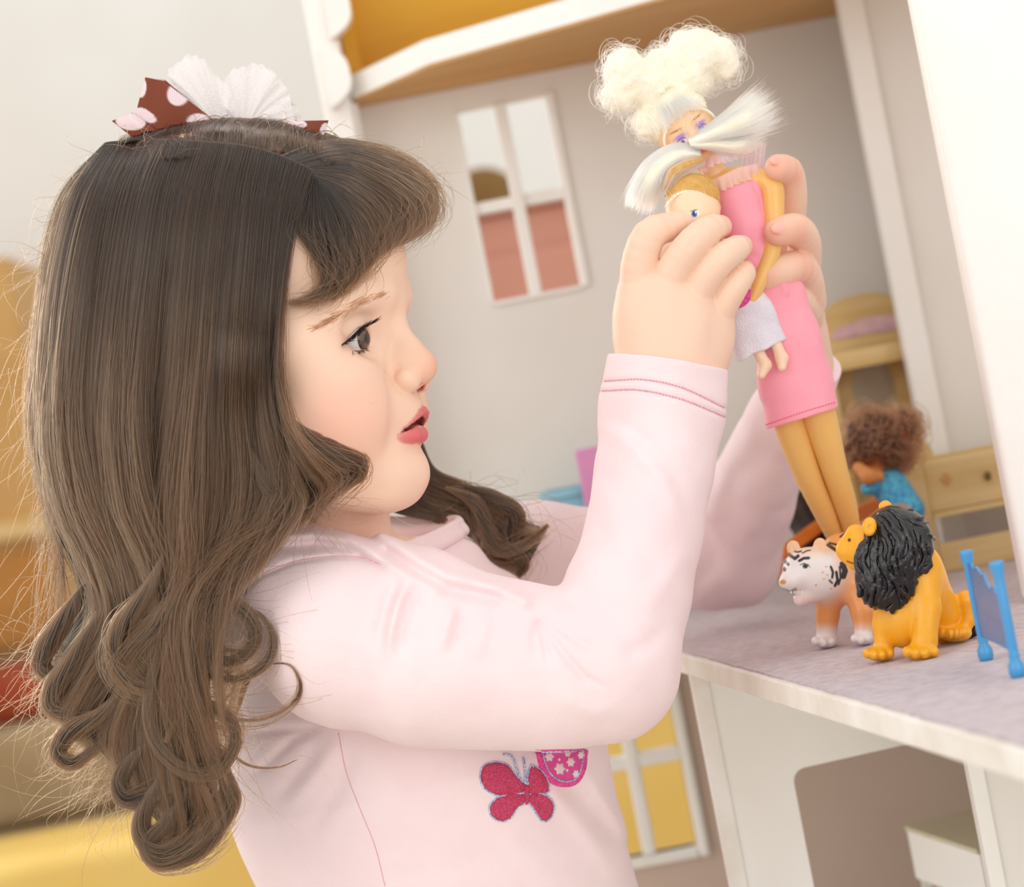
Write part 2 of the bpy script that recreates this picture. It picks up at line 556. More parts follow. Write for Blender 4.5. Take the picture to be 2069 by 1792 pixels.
MB().box(at(1000, 1500, 2.6)[0], at(1640, 1500, 2.6)[0], 2.6, 2.63, 0.05, zt2).build('panel', M['yellow'], yb, 0.004)
for u in (1040, 1600):
    MB().box(at(u, 1500, 2.6)[0] - 0.02, at(u, 1500, 2.6)[0] + 0.02, 2.54, 2.7, 0, 0.05).build('foot', M['tan_wood'], yb)
# seen through the upper window
rc_ = empty('rose_dresser', (at(1090, 520, 2.7)[0], 2.75, 0), 'dusty rose dresser behind the dollhouse, filling the lower panes of its upper window', 'dresser')
zr = at(1090, 424, 2.7)[2]
xa, xb = at(900, 520, 2.7)[0], at(1290, 520, 2.7)[0]
MB().box(xa, xb, 2.66, 3.0, 0.06, zr).build('body', M['rose'], rc_, 0.006)
MB().box(xa - 0.01, xb + 0.01, 2.645, 3.01, zr, zr + 0.012).build('top', M['rose'], rc_, 0.003)
for k in range(3):
    z0 = zr - 0.03 - 0.33 * (k + 1)
    d = MB().box(xa + 0.02, xb - 0.02, 2.648, 2.66, z0, z0 + 0.31).build('drawer', M['rose'], rc_, 0.003)
for xx in (xa + 0.02, xb - 0.05):
    MB().box(xx, xx + 0.03, 2.68, 2.96, 0, 0.06).build('leg', M['rose'], rc_)
ch = empty('round_backed_chair', (at(965, 380, 2.9)[0], 3.2, 0), 'brown round-backed chair seen through the upper left pane of the dollhouse window', 'chair')
xc, zt3 = at(965, 340, 3.2)[0], at(965, 338, 3.2)[2]
pts = [(xc - 0.055 + 0.11 * 0, 0.5)] 
rr = 0.055
pts = [(xc - rr, zt3 - 0.5), (xc + rr, zt3 - 0.5)] + [(xc + rr * math.cos(a), zt3 - rr + rr * math.sin(a)) for a in np.linspace(0, math.pi, 14)]
MB().prism_y(pts, 3.2, 3.25).build('backrest', M['bronze'], ch, 0.006)
MB().box(xc - 0.12, xc + 0.12, 3.05, 3.25, zt3 - 0.56, zt3 - 0.5).build('seat', M['bronze'], ch, 0.01)
for sx in (-0.1, 0.08):
    for sy in (3.06, 3.22):
        MB().box(xc + sx, xc + sx + 0.02, sy, sy + 0.02, 0, zt3 - 0.56).build('leg', M['tan_wood'], ch)

# ================================================================== the dollhouse
H = empty('dollhouse', (0.3, 1.3, 0), 'large open white wooden dollhouse with a carpeted floor and muntin windows', 'dollhouse')
XL = at(716, 205, DW)[0]
XR = 0.78
ZB = 0.50
# window openings in the far wall
wx0, wz1 = at(922, 226, DW)[0], at(922, 226, DW)[2]
wx1, wz0 = at(1176, 577, DW)[0], at(1176, 577, DW)[2]
lx1, lz1 = at(1345, 1372, DW)[0], at(1345, 1372, DW)[2]
lx0, lz0 = at(1238, 1740, DW)[0], at(1405, 1708, DW)[2]
lx0 = lx1 - 0.068
WT = 0.014
def wall_hole(name, m, x0, x1, z0, z1, hx0, hx1, hz0, hz1):
    v, f = [], []
    P = [(x0, z0), (x1, z0), (x1, z1), (x0, z1), (hx0, hz0), (hx1, hz0), (hx1, hz1), (hx0, hz1)]
    v = [(x, DW, z) for x, z in P] + [(x, DW + WT, z) for x, z in P]
    for i in range(4):
        j = (i + 1) % 4
        f += [(i, j, 4 + j, 4 + i), (8 + j, 8 + i, 12 + i, 12 + j), (i, 8 + i, 8 + j, j), (4 + i, 4 + j, 12 + j, 12 + i)]
    return poly(name, v, f, m, H)
wall_hole('upper_wall_panel', M['house_wall'], XL, XR, ZS - 0.0135, ZCE, wx0, wx1, wz0, wz1)
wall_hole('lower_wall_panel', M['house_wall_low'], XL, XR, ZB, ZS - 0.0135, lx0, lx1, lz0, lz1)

def bar(x0, x1, z0, z1, y0=DW - 0.004, y1=DW + WT + 0.002, p=None, name='muntin', bev=0.0012):
    return MB().box(x0, x1, y0, y1, z0, z1).build(name, M['white_paint'], p, bev)
wm = (wx0 + wx1) / 2 - 0.0012
hm = at(1055, 404, DW)[2]
fr = bar(wx1 - 0.0005, wx1 + 0.0062, wz0 - 0.001, wz1 + 0.001, name='window_frame', p=H)
bar(wm - 0.0048, wm + 0.0048, wz0, wz1, p=fr)
bar(wx0, wx1, hm - 0.0045, hm + 0.0045, p=fr, y0=DW + 0.001, y1=DW + WT - 0.001)
bar(wx0 - 0.002, wx0 + 0.001, wz0, wz1, p=fr, name='jamb')
bar(wx0, wx1, wz0 - 0.003, wz0 + 0.0005, p=fr, name='sill')
# lower window: thick rounded white frame
mb = MB()
b = 0.0085
mb.box(lx0 - b, lx0, DW - 0.008, DW + WT, lz0 - b, lz1 + b).box(lx1, lx1 + b, DW - 0.008, DW + WT, lz0 - b, lz1 + b)
mb.box(lx0, lx1, DW - 0.008, DW + WT, lz0 - b, lz0).box(lx0, lx1, DW - 0.008, DW + WT, lz1, lz1 + b)
f2 = mb.build('window_frame', M['white_paint'], H, 0.0028, segs=3)
lxm = at(1266, 1480, DW)[0]
lzm = at(1310, 1532, DW)[2]
MB().box(lxm - 0.0052, lxm + 0.0052, DW - 0.006, DW + WT, lz0, lz1).build('muntin', M['white_paint'], f2, 0.0024, segs=3)
MB().box(lx0, lx1, DW - 0.0048, DW + WT - 0.002, lzm - 0.0052, lzm + 0.0052).build('muntin', M['white_paint'], f2, 0.0024, segs=3)

# storey floor with carpet
def fx(d): return at(1364, 1316, 0.143 * F / 474)[0] + (1.362 - d) * 0.1565
fl = [(-0.03, DW), (-0.02, 1.6), (fx(1.5), 1.5), (fx(0.72), 0.72), (XR, 0.72), (XR, DW)]
MB().prism_z(fl, ZS - 0.0135, ZS - 0.0012).build('storey_floor', M['worn_white'], H, 0.0012)
ci = 0.0035
cp = [(fx(DW) + ci, DW), (fx(0.72) + ci, 0.722), (XR - 0.002, 0.722), (XR - 0.002, DW)]
# felt surface with a slightly ragged front edge
edge = []
edge += [(-0.026, DW), (-0.016, 1.602)]
for i in range(120):
    d = 1.5 + (0.722 - 1.5) * i / 119
    edge.append((fx(d) + ci + float(vnoise([[d * 100, 0, 0]], 1.3)[0]) * 0.0016 + float(vnoise([[d * 100, 9, 0]], 0.35)[0]) * 0.0008, d))
MB().prism_z(edge + [(XR - 0.002, 0.722), (XR - 0.002, DW)], ZS - 0.0012, ZS).build('carpet', M['carpet'], H)
# attic floor (the ceiling over the toys), its front bent at the corner
bx_, by_ = at(865, 135, DW * 725 / 779)[:2]
cx_, cy_ = at(1340, 0, DW * 725 / 823)[:2]
sl = (cy_ - by_) / (cx_ - bx_)
ax_, ay_ = at(712, 206, DW * 725 / 738)[:2]
xe = 0.62
ap = [(XL, DW), (XL, ay_), (ax_, ay_), (bx_, by_), (cx_, cy_), (xe, cy_ + sl * (xe - cx_)), (xe, DW)]
MB().prism_z(ap, ZCE + 0.002, ZCE + 0.0195).build('attic_floor', M['white_paint'], H, 0.0008)
api = [(XL + .001, DW - .0005), (XL + .001, ay_ + .001), (ax_, ay_ + .001), (bx_ + .0006, by_ + .001), (cx_, cy_ + .001), (xe - .001, cy_ + sl * (xe - cx_) + .001), (xe - .001, DW - .0005)]
MB().prism_z(api, ZCE, ZCE + 0.002).build('ceiling_board', M['ceiling_wood'], H)
MB().box(XL, XR, DW, DW + WT, ZCE, ZCE + 0.30).build('attic_wall', M['attic_yellow'], H)
MB().prism_z([(x + .002, y + .004) for x, y in ap[:-2]] + [(xe - .003, ap[-2][1] + .004), (xe - .003, DW)], ZCE + 0.0195, ZCE + 0.021).build('attic_carpet', M['attic_yellow'], H)
MB().box(XL, XL + 0.012, ay_ + 0.01, DW, ZCE + 0.021, ZCE + 0.30).build('attic_side', M['attic_yellow'], H)
# gable end: white corner strip with scalloped bargeboard
x0 = at(632, 120, DW - 0.06)[0]; x1 = at(690, 120, DW - 0.06)[0]
MB().box(x0, x1, DW - 0.045, DW + WT, ZS - 0.05, ZCE + 0.30).build('gable_trim', M['white_paint'], H, 0.002)
MB().box(XL - 0.008, XL + 0.003, DW - 0.03, DW + WT, ZB, ZCE).build('corner_post', M['white_paint'], H, 0.0015)
for (v0, v1, uu) in ((-52, 78, 676), (86, 218, 676), (-184, -60, 676)):
    xs = at(uu - 20, (v0 + v1) / 2 , DW - 0.06)[0]; xs2 = at(uu + 32, (v0 + v1) / 2, DW - 0.06)[0]
    zt_, zb_ = at(uu, v0, DW - 0.06)[2], at(uu, v1, DW - 0.06)[2]
    zc_, hh = (zt_ + zb_) / 2, (zt_ - zb_) / 2
    pts = [(xs, zb_ + 0.0005), ] + [(xs + (xs2 - xs) * (1 - abs(t) ** 3.2), zc_ + hh * t) for t in np.linspace(-1, 1, 17)] + [(xs, zt_ - 0.0005)]
    MB().prism_y(pts, DW - 0.062, DW - 0.046).build('scallop', M['white_paint'], H, 0.0012)
# partition at the right, its white edge strip and the near corner post
DP = 1.63
px0, px1 = at(1692, 0, DP)[0], at(1741, 0, DP)[0]
MB().box(px1 - 0.001, XR - 0.01, DP, DP + 0.010, ZS, ZCE).build('partition', M['house_wall'], H)
MB().box(px0, px1, DP - 0.006, DP + 0.012, ZS, ZCE).build('partition_edge', M['white_paint'], H, 0.001)
pn = at(1952, 560, 1.25)[0]
MB().box(pn, pn + 0.14, 1.25, 1.268, ZS, ZCE + 0.3).build('corner_post', M['white_paint'], H, 0.004)
# divider below, a doorway with a rounded corner cut into it
DV = 1.335
dx0 = at(1397, 1385, DV)[0]; dxs = at(1436, 1400, DV)[0]
cxu, czu = at(1600, 1556, DV)[0], at(1600, 1556, DV)[2]
rad = 0.008
cut = [(cxu + rad - rad * math.cos(a), czu - rad + rad * math.sin(a)) for a in np.linspace(0, math.pi / 2, 7)]
pts = [(dxs, ZB), (cxu, ZB)] + cut + [(0.5, czu + 0.012), (0.5, ZT), (dxs, ZT)]
MB().prism_y(pts, DV, DV + 0.010).build('divider', M['white_paint'], H, 0.0006)
MB().box(dx0, dxs, DV - 0.004, DV + 0.012, ZB, ZT).build('divider_edge', M['worn_white'], H, 0.001)
rx0, rx1 = at(1958, 1565, 1.25)[0], at(1994, 1580, 1.25)[0]
MB().box(rx0, rx1, 1.25, 1.262, ZB, ZT).build('lower_post', M['white_paint'], H, 0.001)
MB().box(rx1 - 0.001, rx1 + 0.25, 1.252, 1.26, ZB, ZT).build('lower_panel', M['house_wall'], H)
MB().prism_z([(fx(DW), DW), (fx(0.72), 0.72), (XR, 0.72), (XR, DW)], ZB - 0.014, ZB).build('ground_floor', M['white_paint'], H, 0.001)
MB().box(XR - 0.012, XR, 0.72, DW, ZB, ZCE).build('side_wall', M['house_wall'], H)
for (lx, ly) in ((fx(1.7) + 0.01, 1.68), (fx(0.75) + 0.01, 0.76), (XR - 0.06, 0.76), (XR - 0.06, 1.68)):
    MB().box(lx, lx + 0.045, ly - 0.02, ly + 0.025, 0, ZB - 0.014).build('leg', M['white_paint'], H, 0.002)

# ================================================================== the girl
M['skin'] = mat('skin', None, 0.48, 0.35, attr='Col', vary=0.0, scale=300, bump=0.06, bscale=900, sss=0.12, dist=0.0006)
M['cotton'] = mat('pink_cotton_jersey', (246, 226, 228), 0.95, 0.1, rgb2=(243, 220, 223), scale=30, bump=0.25, bscale=700, sheen=0.15, dist=0.0008)
M['seam'] = mat('pink_seam_thread', (238, 178, 190), 0.9, 0.1, vary=0.1)
M['leggings'] = mat('grey_leggings', (150, 146, 150), 0.9, 0.1, vary=0.1, scale=60)
M['eye_white'] = mat('eye_white', (226, 222, 226), 0.12, 0.5, vary=0.03, coat=0.6)
SKIN = lin(243, 208, 184)
GIRL = empty('person', (0.02, 1.24, 0), 'young girl with long wavy brown hair in a pale pink long-sleeved top, holding two dolls', 'person')

PSI = math.radians(15)
CP, SP = math.cos(PSI), math.sin(PSI)
HO = Q(480, 600, 0)
RH = np.array([(CP, 0, SP), (-SP, 0, CP), (0, -1, 0)])   # rows: forward, lateral (near side), up

def HF(u, v, L):
    """point of the head seen at picture (u, v), L units off the midline towards the lens"""
    w = 0.0
    for _ in range(6):
        X = (u - CX) * (F - w) / F
        f = (X - HO[0] + L * SP) / CP
        w = f * SP + L * CP
    return Q(u, v, w)

def FLU(f, l, up):
    return HO + f * RH[0] + l * RH[1] + up * RH[2]

def mirror(p):
    q = RH @ (np.asarray(p) - HO)
    q[1] = -q[1]
    return HO + RH.T @ q

B_ = SDF()
# --- skull and face masses
B_.el(HF(455, 560, 0), (318, 258, 300), RH, 10)
B_.el(HF(600, 500, 0), (212, 215, 200), RH, 60)              # forehead
B_.el(HF(690, 575, 0), (122, 120, 140), RH, 50)
B_.el(HF(672, 740, 0), (130, 205, 190), RH, 70)              # mid face
for sgn in (1, -1):
    mm = (lambda p: p) if sgn == 1 else mirror
    B_.el(mm(HF(672, 835, 128)), (112, 84, 120), RH, 70)     # cheek
    B_.rc(mm(HF(560, 900, 165)), mm(HF(770, 955, 45)), 66, 56, 60)   # jaw
    B_.rc(mm(HF(600, 700, 165)), mm(HF(690, 760, 140)), 66, 48, 50)  # cheekbone
B_.el(HF(780, 955, 0), (72, 86, 62), RH, 50)                 # chin
B_.sp(HF(822, 958, 0), 30, 40)
B_.el(HF(788, 835, 0), (68, 88, 66), RH, 40)                 # muzzle
B_.el(HF(690, 985, 0), (130, 120, 46), RH, 50)               # under the chin
# brow ridge
B_.chain([HF(786, 606, 0), HF(766, 593, 52), HF(730, 594, 108), HF(690, 616, 158)], [13, 15, 17, 15], 44)
B_.chain([HF(786, 606, 0), mirror(HF(766, 593, 52)), mirror(HF(730, 594, 108))], [13, 15, 17], 44)
# nose
B_.chain([HF(786, 628, 0), HF(800, 668, 0), HF(826, 708, 0), HF(846, 738, 0)], [22, 19, 23, 30], 26)
B_.sp(HF(848, 742, 0), 32, 16)
B_.el(HF(812, 738, 0), (52, 40, 34), RH, 24)
# eyes: sockets, then the lids over the eyeball
EYEC = HF(703, 686, 104)
for sgn in (1, -1):
    mm = (lambda p: p) if sgn == 1 else mirror
    B_.el(mm(HF(746, 682, 118)), (40, 50, 34), RH, 34, 's')
for sgn in (1, -1):
    mm = (lambda p: p) if sgn == 1 else mirror
    B_.sp(mm(EYEC), 49, 16)
for sgn in (1, -1):
    mm = (lambda p: p) if sgn == 1 else mirror
    s_ = 17 if sgn == 1 else 14
    B_.sp(mm(HF(828, 770, 34)), 21, 12)                       # wing of the nose
    B_.sp(mm(HF(818, 764, 44)), 17, 12)
B_.rc(HF(846, 762, 0), HF(840, 776, 0), 10, 9, 10)            # columella
NOS = lin(180, 100, 78)
for sgn in (1, -1):
    mm = (lambda p: p) if sgn == 1 else mirror
    B_.rc(mm(HF(845, 779, 15)), mm(HF(834, 783, 22)), 6, 7, 5, 's', NOS)
# mouth: slit, then the two lips
LIPC = lin(222, 112, 116)
LIPU = lin(212, 116, 112)
MOUTHC = HF(795, 879, 62)
for sgn in (1, -1):
    mm = (lambda p: p) if sgn == 1 else mirror
    B_.chain([HF(848, 848, 0), mm(HF(836, 852, 26)), mm(HF(814, 866, 50)), mm(HF(794, 881, 64))], [9, 9, 6, 3], 5, op='s', col=lin(120, 40, 40))
for sgn in (1, -1):
    mm = (lambda p: p) if sgn == 1 else mirror
    B_.chain([HF(855, 829, 0), mm(HF(851, 832, 14)), mm(HF(839, 846, 34)), mm(HF(816, 865, 54)), mm(HF(796, 879, 65))], [8, 7.5, 4, 2, 1.2], 4, n=9, col=LIPU)
    B_.chain([HF(841, 877, 0), mm(HF(837, 878, 20)), mm(HF(823, 881, 42)), mm(HF(806, 883, 57)), mm(HF(796, 882, 64))], [15, 15, 11, 6, 2], 6, n=9, col=LIPC)
for sgn in (1, -1):
    mm = (lambda p: p) if sgn == 1 else mirror
    B_.chain([HF(852, 852, 0), mm(HF(842, 855, 24)), mm(HF(818, 869, 49)), mm(HF(794, 881, 67))], [4, 4, 3, 2], 2, n=10, op='s', col=lin(110, 36, 40))
# eye opening: carved almond that the eyeball fills
def on_eye(u, v, r=46):
    p = HF(u, v, 104)
    for _ in range(3):
        e = p[:2] - EYEC[:2]
        w = EYEC[2] + math.sqrt(max(r * r - e @ e, 4))
        p = Q(u, v, w)
    return p
EYE_PTS = [(686, 707), (699, 702), (716, 694), (732, 685), (743, 682)]
EYE_R = [4, 9, 15, 21, 22]
for sgn in (1, -1):
    mm = (lambda p: p) if sgn == 1 else mirror
    B_.chain([mm(on_eye(*p)) for p in EYE_PTS] + [mm(FLU(*(RH @ (on_eye(743, 682) - HO) + np.array([4, -30, -3]))))], EYE_R + [16], 3, n=12, op='s')
# --- ear, neck
B_.el(HF(480, 720, 262), (46, 18, 66), RH, 16)
NECKA, NECKB = Q(640, 930, -30), Q(690, 1180, -140)
B_.rc(NECKA, NECKB, 128, 122, 50)
# --- trunk, arms (under the shirt)
SH_R, SH_L = Q(600, 1225, 90), Q(1060, 1180, -600)
B_.rc(SH_R, SH_L, 72, 70, 50)
B_.rc(Q(812, 1440, -210), Q(950, 1900, -190), 225, 310, 70, sc=(1, 1, 1.5))
B_.rc(Q(700, 1180, -140), Q(835, 1155, -205), 64, 58, 40)
B_.rc(Q(765, 1140, -140), Q(832, 1140, -190), 62, 52, 40)
EL_R = Q(1228, 1345, 190)
WR_R = Q(1345, 770, 0)
B_.rc(SH_R, EL_R, 95, 84, 40)
B_.rc(EL_R, WR_R, 82, 60, 30)
EL_L, WR_L = Q(1478, 1140, -850), Q(1628, 740, -400)
B_.rc(SH_L, EL_L, 85, 76, 40)
B_.rc(EL_L, WR_L, 72, 50, 30)
# --- near hand, back of the hand towards the lens
def nh(pts, rs, k=9, kin=5, n=12):
    B_.chain([Q(*p) for p in pts], rs, k, kin, n)
nh([(1345, 770, 0), (1318, 690, 0), (1296, 590, 8)], [66, 70, 47], 40, 30, 6)
nh([(1345, 770, 5), (1345, 690, 12), (1346, 590, 26)], [66, 68, 47], 40, 30, 6)
nh([(1360, 765, 5), (1380, 700, 10), (1398, 612, 20)], [62, 62, 45], 40, 30, 6)
nh([(1375, 760, 0), (1415, 715, -8), (1442, 648, 2)], [58, 50, 38], 40, 30, 6)
nh([(1294, 604, 6), (1292, 535, 24), (1312, 476, 34), (1352, 458, 10), (1402, 444, -22)], [41, 37, 33.5, 29, 23], 12, 3)
nh([(1340, 604, 24), (1362, 545, 44), (1400, 492, 60), (1434, 464, 38), (1455, 458, 2)], [39, 35, 32.5, 29.5, 24], 9, 3)
nh([(1394, 622, 18), (1418, 574, 42), (1452, 529, 58), (1484, 505, 38), (1498, 498, 6)], [37, 33, 30.5, 27.5, 23], 9, 3)
nh([(1442, 652, 2), (1461, 616, 22), (1486, 576, 36), (1502, 553, 18), (1504, 544, -10)], [33, 30, 27, 24.5, 20], 9, 3)
nh([(1300, 690, -50), (1312, 590, -92), (1362, 520, -96), (1420, 492, -70)], [40, 38, 34, 28], 20, 5)
NAIL = lin(250, 208, 198)
def nail(p, ax, up, r=(15, 10, 5)):
    ax = np.asarray(ax, float); ax /= np.linalg.norm(ax)
    up = np.asarray(up, float); up -= ax * (ax @ up); up /= np.linalg.norm(up)
    B_.el(Q(*p), r, np.array([ax, np.cross(ax, up), up]), 2.5, 'u', NAIL)
nail((1462, 452, 18), (0.5, -0.15, -0.8), (0.75, -0.5, 0.4), (13, 12, 6))
nail((1502, 494, 20), (0.4, -0.1, -0.8), (0.8, -0.5, 0.4), (12, 11, 6))
# --- far hand, its fingers coming round from behind the doll
nh([(1626, 735, -400), (1612, 650, -330), (1604, 545, -255)], [46, 50, 46], 40, 30, 6)
nh([(1626, 735, -400), (1588, 620, -330), (1582, 450, -250)], [46, 60, 46], 40, 30, 6)
nh([(1590, 460, -235), (1598, 400, -170), (1592, 350, -110), (1572, 338, -62)], [36, 33, 32, 27], 12, 4)
nh([(1622, 540, -240), (1625, 490, -150), (1607, 464, -88), (1572, 468, -52)], [38, 34, 33, 28], 12, 4)
nh([(1634, 610, -260), (1626, 556, -170), (1602, 540, -110), (1550, 556, -86)], [38, 35, 34, 32], 12, 4)
nh([(1630, 640, -280), (1616, 610, -190), (1590, 596, -150), (1540, 600, -140)], [34, 31, 30, 27], 12, 4)
nail((1572, 462, -25), (-1, 0.05, 0.35), (0.2, -0.1, 1), (17, 12, 6))
nail((1566, 326, -38), (-1, -0.1, 0.5), (0.2, -0.5, 1), (14, 10, 6))

CHEEK, NOSE_T, LOWF = HF(690, 850, 190), HF(872, 740, 0), HF(760, 960, 60)
DARKS = [HF(787, 979, 40)]
FRECK = [HF(u, v, L) for u, v, L in ((857, 731, 14), (816, 780, 48), (770, 765, 80), (757, 750, 100), (748, 768, 100), (722, 782, 120),
         (784, 788, 70), (700, 752, 150), (733, 742, 110), (806, 736, 46), (742, 760, 104), (764, 778, 84), (778, 750, 74))]
def paint_skin(V, C):
    C = C.copy()
    def spot(c, r, col, a):
        nonlocal C
        d = np.linalg.norm(V - c, axis=1)
        h = (a * np.exp(-(d / r) ** 2))[:, None]
        C = C * (1 - h) + np.asarray(col) * h
    spot(CHEEK, 90, lin(238, 168, 150), 0.55)
    spot(mirror(CHEEK), 90, lin(238, 168, 150), 0.55)
    spot(NOSE_T, 44, lin(234, 156, 124), 0.5)
    for p in (HF(703, 700, 150), mirror(HF(703, 700, 150))):
        spot(p, 40, lin(222, 158, 130), 0.35)
    spot(DARKS[0], 4.5, lin(96, 56, 36), 1.6)
    for c in FRECK:
        spot(c, 3.2, lin(190, 122, 70), 0.7)
    # rosy knuckles and fingertips
    for p in ((1562, 470, -30), (1568, 330, -40), (1545, 556, -60), (1610, 470, -60), (1600, 350, -80), (1622, 540, -100)):
        spot(Q(*p), 34, lin(238, 156, 132), 0.6)
    for p in ((1455, 462, 10), (1497, 503, 10), (1503, 550, 0)):
        spot(Q(*p), 24, lin(240, 176, 152), 0.5)
    return np.clip(C, 0, 1)

def crease(V, d):
    # fine creases over the finger joints
    for (u, v, w, ax, ay, r) in ((1400, 494, 56, .66, -.75, 40), (1452, 531, 54, .66, -.75, 38), (1486, 578, 34, .6, -.8, 34), (1312, 480, 30, .35, -.9, 36)):
        c = Q(u, v, w + 30)
        q = V - c.astype(np.float32)
        rr = np.sqrt((q ** 2).sum(1))
        s = q[:, 0] * ax + q[:, 1] * ay
        m = rr < 46
        d[m] += (2.2 * np.exp(-(rr[m] / 22) ** 2) * np.cos(s[m] * 0.5) ** 8).astype(np.float32)
    return d

body, BV, BF = grow(B_, 'body', 2.9, M['skin'], GIRL, SKIN, crease, paint_skin, 1)

# eyeballs
def iris_material():
    m = bpy.data.materials.new('eye')
    m.use_nodes = True
    b = m.node_tree.nodes['Principled BSDF']
    a = m.node_tree.nodes.new('ShaderNodeAttribute'); a.attribute_name = 'Col'
    m.node_tree.links.new(a.outputs['Color'], b.inputs['Base Color'])
    b.inputs['Roughness'].default_value = 0.06
    b.inputs['Coat Weight'].default_value = 0.5
    return m
M['eye'] = iris_material()
def eyeball(c, gaze, r, name='eye'):
    gaze = np.asarray(gaze, float); gaze /= np.linalg.norm(gaze)
    t = np.cross(gaze, (0, 1, 0)); t /= np.linalg.norm(t)
    b = np.cross(gaze, t)
    v, f, col = [], [], []
    n, k = 48, 56
    for i in range(k):
        th = math.pi * i / (k - 1)
        for j in range(n):
            ph = 2 * math.pi * j / n
            rr = r * (1 + 0.10 * max(0, 1 - (th / 0.62) ** 2))
            v.append(c + rr * (math.cos(th) * gaze + math.sin(th) * (math.cos(ph) * t + math.sin(ph) * b)))
            x = th / 0.56
            if x < 0.42: cc = (0.008, 0.006, 0.005)
            elif x < 0.88:
                z = 0.5 + 0.5 * math.sin(j * 5.1) * math.cos(j * 2.3)
                cc = tuple(np.array(lin(96, 66, 40)) * (0.5 + 0.7 * z) + 0.04 * x)
            elif x < 1.04: cc = lin(52, 38, 30)
            else: cc = lin(232, 226, 228)
            col.append(cc)
    for i in range(k - 1):
        for j in range(n):
            f.append((i * n + j, i * n + (j + 1) % n, (i + 1) * n + (j + 1) % n, (i + 1) * n + j))
    return poly(name, toW(np.array(v)), np.array(f), M['eye'], GIRL, True, np.array(col))
GZ = np.array([math.cos(math.radians(27)), -0.04, math.sin(math.radians(27))])
eyeball(EYEC, GZ, 42)
eyeball(mirror(EYEC), GZ, 42)

# ------------------------------------------------------------------ the shirt
T = SDF()
T.rc(Q(590, 1222, 70), Q(830, 1265, 120), 152, 160, 50)
T.rc(Q(700, 1290, 120), Q(1225, 1352, 190), 178, 139, 40)
T.rc(Q(860, 1338, 165), Q(1120, 1366, 188), 166, 147, 30)
T.chain([Q(1226, 1350, 190), Q(1268, 1200, 140), Q(1300, 1080, 90), Q(1322, 950, 50), Q(1338, 830, 15), Q(1352, 700, 0)], [136, 124, 114, 117, 126, 122], 26, 14)
T.rc(Q(600, 1195, 40), Q(780, 1195, -180), 120, 92, 60)
T.rc(Q(810, 1215, -270), Q(1085, 1130, -600), 78, 118, 60)
T.rc(Q(770, 1225, -210), Q(962, 1278, -250), 112, 146, 50)
T.rc(Q(838, 1166, -190), Q(926, 1146, -250), 60, 62, 36)
SCW = (1, 1, 1.45)
T.rc(Q(812, 1440, -200), Q(842, 1560, -200), 306, 396, 70, sc=SCW)
T.rc(Q(842, 1560, -200), Q(945, 1880, -190), 396, 372, 40, sc=SCW)
T.rc(Q(1085, 1125, -600), Q(1474, 1135, -850), 122, 112, 50)
T.chain([Q(1474, 1132, -850), Q(1520, 1000, -720), Q(1585, 850, -540), Q(1636, 735, -400)], [110, 104, 86, 66], 30, 14)
# neck opening and the cut ends of the sleeves
T.rc(Q(700, 930, -150), Q(790, 1062, -215), 104, 112, 8, 's')
T.rc(Q(835, 1030, -260), Q(850, 1035, -260), 84, 84, 20, 's')
cu = Q(1475, 752, 0) - Q(1225, 716, 0); cu /= np.linalg.norm(cu)
up = np.array([cu[1], -cu[0], 0.0])
T.bx(Q(1352, 731, 0) + up * 140, (300, 140, 300), np.array([cu, -up, (0, 0, 1)]), 0, 4, 's')
cl = np.array([0.75, 0.5, -0.45]); cl /= np.linalg.norm(cl)
ax = np.array(Q(1650, 735, -400) - Q(1585, 850, -540)); ax /= np.linalg.norm(ax)
e1 = np.cross(ax, (0, 0, 1)); e1 /= np.linalg.norm(e1)
T.bx(Q(1640, 728, -400) + ax * 100, (200, 200, 100), np.array([e1, np.cross(ax, e1), ax]), 0, 4, 's')

def px_of(V):
    k = F / (F - V[:, 2])
    return CX + V[:, 0] * k, CY + V[:, 1] * k

def polyline_dist(u, v, pts):
    best = np.full(len(u), 1e9, np.float32); side = np.zeros(len(u), np.float32); along = np.zeros(len(u), np.float32)
    L = 0; pts = np.asarray(pts, float)
    tot = np.linalg.norm(np.diff(pts, axis=0), axis=1).sum()
    for a, b in zip(pts[:-1], pts[1:]):
        ab = b - a; l2 = ab @ ab; l = math.sqrt(l2)
        t = np.clip(((u - a[0]) * ab[0] + (v - a[1]) * ab[1]) / l2, 0, 1)
        dx, dy = u - a[0] - t * ab[0], v - a[1] - t * ab[1]
        d = np.sqrt(dx * dx + dy * dy)
        m = d < best
        best = np.where(m, d, best)
        side = np.where(m, np.sign(dx * ab[1] - dy * ab[0]), side)
        along = np.where(m, (L + t * l) / tot, along)
        L += l
    return best, side, along

